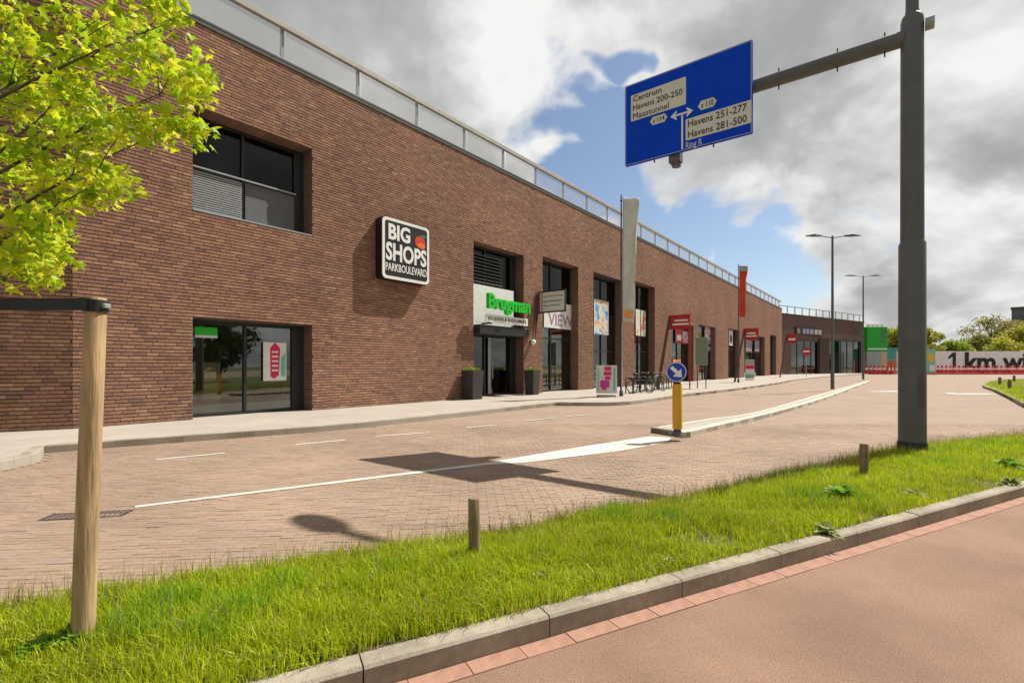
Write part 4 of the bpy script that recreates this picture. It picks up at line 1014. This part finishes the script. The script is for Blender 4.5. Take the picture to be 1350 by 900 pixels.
def aboard(px0, px1, pyt, pyb, label, scheme, rz):
    p = g((px0+px1)/2, pyb, .12); D = p.y; w = (px1-px0)/F*D; h = (pyb-pyt)/F*D
    root = empty('pavement_sign', (p.x, p.y, .12), rz, label, 'sign')
    T = Matrix.Translation((0, 0, .16)) @ Matrix.Rotation(R(-7), 4, 'X'); T2 = Matrix.Translation((0, .34, .16)) @ Matrix.Rotation(R(7), 4, 'X')
    for k, tr in enumerate((T, T2)):
        pn = MB().box(-w/2, w/2, -.015, .015, 0, h-.2, mat=tr).build('panel', m_plate if k == 0 else m_galv, root)
        if k == 0:
            for (u0, u1, v0, v1, mm) in scheme: MB().box(-w/2+w*u0, -w/2+w*u1, -.024, -.016, (h-.2)*v0, (h-.2)*v1, mat=tr).build('print_patch', mm, pn)
    for s in (-1, 1): MB().tube([(s*w*.42, -.16, .025), (s*w*.42, .5, .025)], .025, 6).build('foot', m_dark, root)
    MB().box(-w*.45, w*.45, -.14, -.06, .03, .10, .01).build('base_bar', m_galv, root)
    return root
aboard(786, 813, 480, 523, 'freestanding pavement sign with pink poster near the sidewalk edge', [(.40, .72, .80, .95, m_pink), (.36, .74, .64, .77, m_pink), (.42, .70, .48, .61, m_mag), (.20, .64, .20, .46, m_mag), (.28, .5, .12, .2, m_mag), (.82, .93, .1, .9, m_teal), (.07, .14, .1, .9, m_teal), (.2, .34, .5, .6, m_print2)], -.25)
aboard(983, 994, 473, 501, 'narrow banner stand with orange, pink and teal bands below the second red sign', [(.05, .95, .72, .95, m_orange), (.05, .95, .5, .7, m_pink), (.05, .95, .25, .48, m_cream), (.05, .95, .05, .22, m_teal)], -.45)
p = g(925, 512, .12); ip_ = empty('information_panel', p, BA+R(90), 'narrow green grey information panel on two thin legs', 'sign')
MB().box(-.35, .35, -.04, .04, 1.4, 3.1, .02).build('panel', M('panel_green', (.17, .24, .16), .6), ip_)
for s in (-.25, .25): MB().tube([(s, 0, 0), (s, 0, 1.4)], .03, 8).build('leg', m_grey, ip_)

# flags
def flag(px, pyb, pyt, fpx0, fpx1, fpt, fpb, mat, label, band=None):
    p = g(px, pyb, .12); D = p.y; root = empty('banner_flag', p, 0, label, 'flag')
    H = hz(pyt, D)-.12
    MB().tube([(0, 0, 0), (0, 0, .25), (0, 0, .26), (0, 0, H)], [.09, .09, .055, .03], 12).build('pole', m_grey, root)
    z1_, z0_ = hz(fpt, D)-.12, hz(fpb, D)-.12; w = (fpx1-fpx0)/F*D; vs, fs = [], []; nx, nz = 10, 34
    for j in range(nz+1):
        for i in range(nx+1):
            u = i/nx; v_ = j/nz
            vs.append((.07+u*w*(1-.3*v_), .10*math.sin(u*5+v_*6)*u+.05*math.sin(v_*17+u*3)*u, z1_+(z0_-z1_)*v_-.06*u))
    for j in range(nz):
        for i in range(nx): a_ = j*(nx+1)+i; fs.append((a_, a_+nx+1, a_+nx+2, a_+1))
    fl = MB().add(vs, fs, True).build('cloth', mat, root)
    sm2 = fl.modifiers.new('solid', 'SOLIDIFY'); sm2.thickness = .006
    for q in (.03, .5, .97): zq = z1_+(z0_-z1_)*q; MB().ring((0, 0, zq), (1, 0, 0), (0, 1, 0), .05, .014, 12, 5).build('clip', m_dark, root)
    if band:
        for (v0, v1, mm) in band:
            bv, bf = [], []
            for j in range(5):
                for i in range(9):
                    u = .12+.76*i/8; v_ = v0+(v1-v0)*j/4
                    bv.append((.07+u*w*(1-.3*v_), .10*math.sin(u*5+v_*6)*u+.05*math.sin(v_*17+u*3)*u-.012, z1_+(z0_-z1_)*v_-.06*u))
            for j in range(4):
                for i in range(8): a_ = j*9+i; bf.append((a_, a_+9, a_+10, a_+1))
            MB().add(bv, bf, True).build('printed_band', mm, fl)
flag(819, 522, 257, 821, 842, 260, 424, m_gfab, 'tall pale grey banner flag on a dark pole', [(.90, .97, m_orange)])
flag(973.5, 504, 348, 975, 985.5, 350, 417, m_rfab, 'tall orange red banner flag farther along the sidewalk', [(.02, .1, m_teal)])

# bicycle stand and bicycles
p0 = g(829, 519, .12); p1 = g(890, 511, .12); rk = empty('bicycle_rack', ((p0+p1)/2), math.atan2((p1-p0).y, (p1-p0).x), 'low dark steel bicycle rack of upright hoops on the sidewalk', 'bicycle rack')
Lr = (p1-p0).length; MB().tube([(-Lr/2, 0, .06), (Lr/2, 0, .06)], .03, 8).build('ground_rail', m_dark, rk)
MB().tube([(-Lr/2, 0, .62), (Lr/2, 0, .62)], .022, 8).build('top_rail', m_dark, rk)
hoop = MB().tube([(0, -.2, 0), (0, -.2, .68), (0, -.14, .78), (0, .14, .78), (0, .2, .68), (0, .2, 0)], .028, 8).mesh('hoop')
nh = 9
for i in range(nh): link('hoop', hoop, m_dark, rk, (-Lr/2+.1+(Lr-.2)*i/(nh-1), 0, 0))
def bicycle(loc, rz, label, fm):
    root = empty('bicycle', loc, rz, label, 'bicycle')
    for x in (-.52, .52):
        wlq = MB().ring((x, 0, .34), (1, 0, 0), (0, 0, 1), .325, .02, 28, 6).build('wheel', m_rubber, root)
        MB().ring((x, 0, .34), (1, 0, 0), (0, 0, 1), .30, .010, 28, 5).build('rim', m_galv, wlq)
        sp = MB(); 
        for k in range(10): a_ = k*math.pi/5; sp.tube([(x, 0, .34), (x+.3*math.cos(a_), 0, .34+.3*math.sin(a_))], .003, 4)
        sp.build('spokes', m_galv, wlq)
    f = MB(); bb, st_, hd_ = (-.06, 0, .30), (-.22, 0, .78), (.36, 0, .80)
    for a_, b_ in ((bb, st_), (bb, hd_), (st_, (.34, 0, .88)), (bb, (-.52, 0, .34)), (st_, (-.52, 0, .34)), ((.33, 0, .95), (.52, 0, .34))): f.tube([a_, b_], .02, 8)
    f.build('frame', fm, root)
    sd = MB(); sd.tube([(-.22, 0, .78), (-.25, 0, .93)], .014, 8); sd.tube([(-.40, 0, .95), (-.25, 0, .955), (-.12, 0, .94)], [.085, .07, .025], 10); sd.build('saddle', m_rubber, root)
    MB().tube([(.2, -.28, 1.02), (.33, -.2, 1.05), (.33, 0, 1.0), (.33, .2, 1.05), (.2, .28, 1.02)], .014, 8).build('handlebar', m_galv, root)
    MB().tube([(-.72, 0, .74), (-.35, 0, .72)], [.05, .05], 6).build('luggage_carrier', m_dark, root)
    MB().tube([(-.06, -.09, .30), (-.06, .09, .30)], .05, 10).build('crank', m_dark, root)
    return root
p = g(845, 518, .12); bicycle((p.x, p.y, .118), R(20), 'black bicycle parked in the rack, nearest the grey flag', m_rubber)
p = g(866, 515.5, .12); bicycle((p.x, p.y, .118), R(35), 'dark green bicycle parked in the rack behind the black one', M('bike_green', (.05, .09, .05), .4))

# ------------------------------------------------------------------ street lamps, round sign
def street_lamp(px, pyb, pyt, pxl, pxr, label):
    p = g(px, pyb, .1); D = p.y; H = hz(pyt, D)-.1; root = empty('street_lamp', p, 0, label, 'street lamp', 'double arm lamps on the traffic island')
    MB().tube([(0, 0, 0), (0, 0, 1.0), (0, 0, 1.02), (0, 0, H)], [.10, .10, .085, .055], 14).build('pole', m_mast, root)
    for a_ in (pxl, pxr):
        x = (a_-px)/F*D; s = 1 if x > 0 else -1
        MB().tube([(0, 0, H-.12), (x*.45, 0, H)], .03, 8).build('arm', m_mast, root)
        h = MB(); x0, x1 = x*.42, x
        vs = []
        for xx, hw, zt_, zb_ in ((x0, .07, H+.03, H-.03), ((x0+x1)/2, .16, H+.09, H-.02), (x1, .1, H+.04, H)): vs += [(xx, -hw, zb_), (xx, hw, zb_), (xx, hw*.7, zt_), (xx, -hw*.7, zt_)]
        fs = [(0, 1, 2, 3), (11, 10, 9, 8)]+[(i*4+k, i*4+(k+1) % 4, (i+1)*4+(k+1) % 4, (i+1)*4+k) for i in range(2) for k in range(4)]
        h.add(vs, fs).build('lamp_head', m_grey, root)
street_lamp(1097.5, 513, 311, 1063, 1134, 'nearer and taller looking double armed street lamp')
street_lamp(1138, 500, 363.5, 1114, 1161, 'farther double armed street lamp near the green billboard')
Y = 62; p = Vector((at(1063, Y), Y, .12)); rs = empty('round_sign', p, -.4, 'round red and white no entry sign on a grey pole before the end block', 'sign')
MB().tube([(0, 0, 0), (0, 0, 3.2)], .04, 10).build('pole', m_galv, rs)
d_ = MB().plate(ellipse(0, hz(463, Y)-.12, .5, .5), -.07, -.045).build('disc', m_red, rs); MB().box(-.34, .34, -.078, -.071, hz(463, Y)-.22, hz(463, Y)-.02).build('bar', m_white, d_)

# ------------------------------------------------------------------ the far end: hoarding, cones, billboard, containers, trees
HYY = 90.0
hd_x0, hd_x1 = at(1183, HYY), at(1395, HYY); hoard = empty('hoarding', (hd_x0, HYY, -.05), 0, 'long pale hoarding with big black letters at the end of the road', 'hoarding')
zt_ = hz(463, HYY)+.05; Wd = hd_x1-hd_x0; npan = 9
for i in range(npan):
    a_, b_ = Wd*i/npan, Wd*(i+1)/npan; MB().box(a_+.015, b_-.015, random.uniform(-.03, .03), .15, 0, zt_, .01).build('panel', M('hoarding_white', (.74, .76, .78), .6, .1, 1.2), hoard)
    MB().tube([(a_, .3, 0), (a_, .3, zt_)], .06, 6).build('post', m_galv, hoard)
lx = lambda px: at(px, HYY)-hd_x0
text('lettering', 'km wi', mblk, hoard, lx(1272), lx(1354), .05+hz(489, HYY), .05+hz(464, HYY), -.034, .02, .03)
d0_, d1_, b0_, b1_ = lx(1250), lx(1260), .05+hz(489, HYY), .05+hz(464.5, HYY); dm_ = d0_+(d1_-d0_)*.6
MB().plate([(dm_, b0_), (d1_, b0_), (d1_, b1_), (dm_+.05, b1_), (d0_, b1_-.75), (d0_, b1_-1.25), (dm_, b1_-.75)], -.052, -.034).build('lettering', mblk, hoard)
# small colourful advertising panel by the mast
Y = 80; ap = empty('poster_panel', (at(1226, Y), Y, -.05), 0, 'small advertising panel with yellow and teal print before the hoarding', 'sign')
MB().box(-.85, .85, -.05, .05, .35, hz(460, Y), .02).build('panel', m_teal, ap); MB().plate(ellipse(.1, 2.9, .6, .8), -.07, -.051).build('print_patch', M('poster_yellow', (.6, .45, .05), .6), ap); MB().box(-.1, .7, -.068, -.051, .7, 1.7).build('print_patch', m_cream, ap)
for s in (-.6, .6): MB().box(s-.05, s+.05, -.03, .03, 0, .35).build('leg', m_grey, ap)

def make_cone():
    root = empty('traffic_cone', (0, 0, 0)); 
    c = MB().tube([(0, 0, .06), (0, 0, 1.55), (0, 0, 1.58)], [.36, .11, .08], 12).build('cone', m_coner, root); MB().box(-.38, .38, -.38, .38, 0, .06, .015).build('base', m_coner, root)
    MB().tube([(0, 0, .85), (0, 0, 1.12)], [.243, .196], 12, caps=False).build('band', m_white, c)
    return root
m_coner = M('cone_red', (.52, .035, .03), .55, .1, 5)
cone0 = make_cone(); first = True
conex = [1142+5.6*i for i in range(7)]+[1214+5.6*i for i in range(25)]
for i, px in enumerate(conex):
    c = cone0 if first else copy_tree(cone0); first = False
    Y = 85+random.uniform(-.25, .25); c.location = (at(px, Y), Y, -.008); c.rotation_euler.z = random.uniform(0, 3)
    left = px < 1190
    tag(c, 'tall red and white cone in the row below the green billboard' if left else 'tall red and white cone in the row before the lettered hoarding', 'traffic cone', 'cones in the left row' if left else 'cones in the right row')
Y = 84; kr = empty('barrier_kerb', (at(1214, Y), Y, -.008), 0, 'low red barrier rail along the foot of the right cone row', 'barrier')
for i in range(7): MB().box(i*2.65+.03, i*2.65+2.6, .2, .5, 0, .28, .03).build('block', m_coner, kr)
# green billboard
Y = 88; bx0, bx1 = at(1141, Y), at(1168, Y); gb = empty('billboard', ((bx0+bx1)/2, Y, -.05), 0, 'bright green billboard box on a pale container base', 'billboard')
w = bx1-bx0; zb_, zt_ = hz(463, Y), hz(430.5, Y)
MB().box(-w/2, w/2, -.4, .4, zb_, zt_, .03).build('box', M('billboard_green', (.012, .36, .03), .5), gb)
MB().box(-w*.47, w*.47, -.44, -.41, zb_+.35, zb_+.6).build('stripe', m_cream, gb); MB().box(w*.18, w*.42, -.44, -.41, zb_+1.6, zt_-.4).build('print_patch', M('billboard_patch', (.05, .22, .09), .5), gb)
for k in range(4): MB().box(-w*.42+k*w*.21, -w*.27+k*w*.21, -.1, .1, zt_+.02, zt_+.5).build('roof_letter', m_white, gb)
for i, mm in enumerate((m_galv, M('container_blue', (.25, .36, .40), .6), M('container_sand', (.45, .38, .26), .6))): MB().box(-w/2+w*i/3, -w/2+w*(i+1)/3-.02, -.35, .35, .0, zb_-.004, .03).build('base_panel', mm, gb)
# containers right of it, mostly behind the mast
def container(px0, px1, pyb_z, h, Y, mat, label):
    a_, b_ = at(px0, Y), at(px1, Y); root = empty('container', ((a_+b_)/2, Y, -.05+pyb_z), 0, label, 'container')
    w = b_-a_; m = MB(); n = 14; pr = []
    for i in range(n): x0 = -w/2+w*i/n; pr += [(x0, 0), (x0+w/n*.4, 0), (x0+w/n*.5, .06), (x0+w/n*.9, .06)]
    pr += [(w/2, 0), (w/2, 2.4), (-w/2, 2.4)]
    m.prism([(p[0], p[1]) for p in pr], 0.05, h-.05).build('body', mat, root); fr = MB()
    for x in (-w/2, w/2): fr.box(x-.07, x+.07, -.05, .05, 0, h)
    fr.box(-w/2+.07, w/2-.07, -.05, .05, 0, .12); fr.box(-w/2+.07, w/2-.07, -.05, .05, h-.12, h); fr.build('frame', mat, root)
container(1169, 1196, 0, 2.6, 93, M('container_orange', (.48, .14, .07), .6), 'orange red container on the ground beside the green billboard')
container(1171, 1200, 2.6, 2.4, 93, M('container_teal', (.07, .30, .26), .6), 'teal container stacked on the orange red one')
# low barrier board between cones and mast
Y = 83; bb_ = empty('barrier_board', (at(1176, Y), Y, -.008), 0, 'red and white barrier board beside the left cone row', 'barrier')
for k in range(6): MB().box(-.9+.3*k, -.6+.3*k-.004, -.03, .03, .7, 1.15).build('stripe', m_coner if k % 2 == 0 else m_white, bb_)
for s in (-.7, .7): MB().box(s-.05, s+.05, -.02, .02, 0, .7).build('leg', m_galv, bb_)
# distant grey tower
Y = 240; tw = empty('tower_block', (at(1366, Y), Y, -.06), -R(47), 'grey flat roofed tower block far behind the trees at the right edge', 'building')
tw_w = 17; TH = hz(405, Y); MB().box(-tw_w/2, tw_w/2, 0, 14, 0, TH).build('wall', M('tower_grey', (.11, .115, .13), .7, .1, .3), tw)
MB().box(-tw_w/2-.3, tw_w/2+.3, -.3, 14.3, TH, TH+.8).build('roof', m_grey, tw)
for fl in range(9):
    for k in range(5): wq = MB().box(-7.6+k*3.1, -5.6+k*3.1, -.05, -.01, TH-3.2-fl*3.1, TH-1.4-fl*3.1).build('window', m_glassd, tw)

LT = {'green': [(.24, .34, .035), (.30, .40, .04), (.17, .26, .03), (.36, .43, .07)], 'olive': [(.27, .28, .07), (.34, .31, .08), (.20, .23, .06), (.33, .25, .08), (.40, .36, .13)], 'yellow': [(.44, .44, .06), (.36, .40, .05), (.50, .48, .10)], 'dark': [(.06, .095, .02), (.09, .13, .025), (.05, .075, .02)]}
def leaves_cloud(centers, per, spread, size, tints, seed):
    r = np.random.default_rng(seed); c = np.repeat(np.array(centers), per, 0); n = len(c)
    d = r.normal(0, 1, (n, 3)); d /= np.linalg.norm(d, axis=1)[:, None]; P = c+d*(r.random((n, 1))**.45)*spread*np.array([1, 1, .8])
    u = r.normal(0, 1, (n, 3)); u /= np.linalg.norm(u, axis=1)[:, None]; q = r.normal(0, 1, (n, 3)); w = np.cross(u, q); w /= np.linalg.norm(w, axis=1)[:, None]
    s = size*r.uniform(.6, 1.3, (n, 1)); V = np.stack([P-u*s, P+w*s*.55, P+u*s, P-w*s*.55], 1)
    Fq = np.arange(n*4).reshape(-1, 4); t = np.array(tints)
    ct = t[r.integers(0, len(t), len(centers))]*r.uniform(.8, 1.2, (len(centers), 1)); T = np.repeat(ct, per, 0)*r.uniform(.8, 1.2, (n, 1))
    return V.reshape(-1, 3), Fq, T
def tree(loc, H, rad, tints, label, seed, low=.25, group=None, name='tree', per=110, nclump=46, leaf=.3, sparse=False):
    r = random.Random(seed); root = empty(name, loc, 0, label, 'tree' if name == 'tree' else 'bush', group)
    tr = MB(); tp = (r.uniform(-.1, .1)*rad, r.uniform(-.1, .1)*rad, H*.75); tr.tube([(0, 0, -.1), (tp[0]*.4, tp[1]*.4, H*.35), tp], [H*.028, H*.02, H*.006], 8)
    cs = []
    for k in range(nclump):
        zf = r.random(); a_ = r.uniform(0, 6.283); rr = rad*math.sqrt(r.random())*math.sin(math.pi*(.12+.83*zf))**.6
        c = (math.cos(a_)*rr, math.sin(a_)*rr, H*(low+(1-low)*zf*.95)); cs.append(c)
        if k % 2 == 0: tr.tube([(tp[0]*.4*zf, tp[1]*.4*zf, H*(low+.0+(c[2]/H-low)*.45)), (c[0]*.5, c[1]*.5, c[2]*.9), c], [H*.010, H*.006, H*.002], 5)
    tr.build('trunk', m_bark, root); V, Fq, T = leaves_cloud(cs, per, rad*.34, leaf, tints, seed); big_mesh('crown', V, Fq, m_leaf, root, T)
def ft(px, pyt, Y, rad, kind, label, seed, **k): tree((at(px, Y), Y, -.06), hz(pyt, Y)+.05, rad, LT[kind], label, seed, **k)
ft(1222, 434, 110, 3.2, 'yellow', 'yellow green tree rising just right of the mast', 1)
ft(1196, 428, 118, 4, 'green', 'green tree hidden mostly behind the mast', 22)
ft(1176, 434, 120, 3.6, 'yellow', 'light green tree between billboard and mast', 2)
ft(1256, 451, 112, 3.6, 'green', 'low rounded green tree behind the digit of the hoarding', 3, low=.1)
ft(1272, 449, 125, 4.2, 'green', 'low green tree behind the letter k of the hoarding', 4, low=.1)
ft(1290, 440, 120, 3.8, 'olive', 'olive tree left of the tallest far tree', 5, low=.1)
ft(1308, 417, 128, 6.0, 'olive', 'tall airy olive and bronze tree behind the hoarding', 6, per=55, nclump=44)
ft(1333, 424, 122, 5.2, 'olive', 'broad olive tree below the grey tower block', 7, per=80)
ft(1352, 428, 118, 5, 'yellow', 'yellow green tree at the right edge behind the hoarding', 8)
ft(1322, 446, 112, 4.2, 'yellow', 'low yellow green tree just above the letter w', 9, low=.1)
# trees on the grass beyond the cycle path, which the shop windows mirror
for i, (x, y_, h) in enumerate(((17, -3, 8), (22, -9, 9), (15, -13, 7.5), (27, 2, 8.5), (24, -16, 9))):
    tree((x, y_, .05), h, h*.36, LT['dark' if i % 2 else 'green'], f'{nm[i]} broad tree on the grass behind the camera mirrored in the shop glass', 40+i, low=.2, group='trees mirrored in the windows', per=70)

# ------------------------------------------------------------------ the young maple at the left
def maple():
    root = empty('maple_tree', (tx, ty, .09), 0, 'young maple with bright yellow green leaves at the upper left', 'tree')
    def L_(p): return Vector(p)-Vector((tx, ty, .09))
    tb = MB().tube([(0, 0, -.1), (.01, 0, 1.0), (-.02, .01, 2.1), (.02, .03, 3.6), (0, .05, 5.0)], [.062, .056, .05, .036, .012], 16)
    vis = [(12, 20), (45, 45), (85, 18), (120, 35), (155, 12), (205, 6), (225, 14), (10, 90), (48, 110), (92, 92), (130, 48), (178, 55), (188, 45), (165, 90), (205, 92), (232, 98), (250, 108), (262, 92), (252, 122), (20, 150), (62, 140), (95, 125), (118, 130),
           (40, 195), (85, 165), (135, 155), (172, 160), (205, 168), (232, 165), (250, 168), (150, 180), (188, 172), (110, 190), (15, 235), (55, 230), (95, 225), (125, 218), (148, 235), (160, 246), (130, 255), (100, 262), (75, 260), (25, 280), (55, 290), (10, 315), (40, 320), (65, 340), (58, 362), (25, 352), (5, 345), (70, 318), (30, 60), (70, 70), (112, 70), (5, 200), (28, 118)]
    cl = []
    rr = random.Random(5)
    for (px, py) in vis:
        Y = rr.uniform(2.55, 3.5); cl.append((Vector((at(px, Y), Y, hz(py, Y))), True))
    for k in range(70):
        a_ = rr.uniform(0, 6.283); q = 1.35*math.sqrt(rr.random()); zf = rr.random(); zc = 2.1+zf*3.6; q *= math.sin(math.pi*(.15+.8*zf))
        P = Vector((tx+math.cos(a_)*q, ty+math.sin(a_)*q, zc)); px = HX+F*P.x/max(P.y, .2); py = HY-F*(P.z-CH)/max(P.y, .2)
        if P.y < 1.3 or (px > -30 and py > -40): continue
        cl.append((P, False))
    V, T, C, NV = [], [], [], 0
    prof = [(0, 0), (.14, -.10), (.42, -.02), (.26, .16), (.55, .40), (.22, .42), (.16, .62), (0, .98)]
    outline = prof+[(-x, y_) for x, y_ in prof[-2:0:-1]]
    base = np.array([(0, .28, 0)]+[(x, y_, -abs(x)*.35-max(0, y_-.5)*.25) for x, y_ in outline]); nb = len(base)
    tris = np.array([(0, i, i+1) for i in range(1, nb-1)]+[(0, nb-1, 1)])
    LTN = np.array([(.60, .68, .02), (.48, .62, .018), (.68, .71, .03), (.30, .47, .02), (.74, .72, .05), (.40, .57, .02)])
    leaves = []
    limbs = []
    for (px, py, Y, zb_) in ((225, 30, 2.9, 2.6), (245, 110, 3.1, 2.2), (235, 165, 3.2, 1.95), (140, 235, 2.9, 1.75), (60, 345, 2.8, 1.6), (90, 60, 3.3, 2.5), (60, 150, 2.7, 2.1), (30, 270, 3.3, 1.7)):
        e_ = Vector((at(px, Y), Y, hz(py, Y)))-Vector((tx, ty, .09)); a_ = Vector((0, .02, zb_)); m_ = a_.lerp(e_, .4)+Vector((0, 0, .03)); limbs.append((a_, m_, e_))
        tb.tube([a_, m_, m_.lerp(e_, .5)+Vector((0, 0, .02)), e_], [.011, .008, .005, .002], 7, caps=False)
    for P, v_ in cl:
        lp = P-Vector((tx, ty, .09)); li = min(limbs, key=lambda q: min((q[1].lerp(q[2], f)-lp).length for f in (0, .35, .7, 1))); f = min((0, .2, .4, .6, .8, 1), key=lambda f: (li[1].lerp(li[2], f)-lp).length+f*.02); st_ = li[1].lerp(li[2], max(f-.2, 0)) if v_ else Vector((0, .02, max(1.75, min(lp.z*.8, 4.6)))); md = st_.lerp(lp, .55)+Vector((0, 0, .03))
        tb.tube([st_, md, lp], [.004, .0025, .001], 5, caps=False)
        nl = rr.randint(58, 76) if v_ else 22
        for k in range(nl):
            d = Vector((rr.gauss(0, 1), rr.gauss(0, 1), rr.gauss(0, .8))).normalized()*(rr.random()**.6)*(.135 if v_ else .26)
            c = lp+d
            nrm = Vector((rr.gauss(0, .6), rr.gauss(-.2, .6), rr.gauss(.55, .5))).normalized(); tip = Vector((rr.gauss(0, 1), rr.gauss(0, 1), rr.gauss(-.45, .7))); tip = (tip-nrm*tip.dot(nrm)).normalized(); sd = tip.cross(nrm)
            leaves.append((c, sd, tip, nrm, rr.uniform(.036, .072), rr.randrange(6), v_))
    tb.build('trunk', m_bark, root)
    # largest leaves in view become parts of their own
    def key(l):
        P = l[0]+Vector((tx, ty, .09)); px, py = HX+F*P.x/P.y, HY-F*(P.z-CH)/P.y
        return l[4]/P.y if (l[6] and 5 < px < 300 and 5 < py < 400) else 0
    leaves.sort(key=key, reverse=True)
    protos = []
    for k in range(6):
        me = bpy.data.meshes.new('leaf'); me.from_pydata(base.tolist(), [], tris.tolist()); me.update(); tint_mesh(me, LTN[k]); me.materials.append(m_leaf); protos.append(me)
    for c, sd, tip, nrm, s, k, v_ in leaves[:300]:
        o = link('leaf', protos[k], None, root); m3 = Matrix((sd, tip, nrm)).transposed().to_4x4(); o.matrix_local = Matrix.Translation(c) @ m3 @ Matrix.Scale(s, 4)
    rest = leaves[300:]; n = len(rest)
    A = np.array([[tuple(l[1]), tuple(l[2]), tuple(l[3])] for l in rest]); c = np.array([tuple(l[0]) for l in rest]); s = np.array([l[4] for l in rest]); kk = np.array([l[5] for l in rest])
    Vv = np.einsum('bj,njk->nbk', base, A)*s[:, None, None]+c[:, None]
    Tt = (tris[None]+(np.arange(n)*nb)[:, None, None]).reshape(-1, 3)
    tint = np.repeat(LTN[kk]*rng.uniform(.8, 1.15, (n, 1)), len(tris), 0)
    o = big_mesh('foliage', Vv.reshape(-1, 3), Tt, m_leaf, root, tint); o['kind'] = 'stuff'
maple()
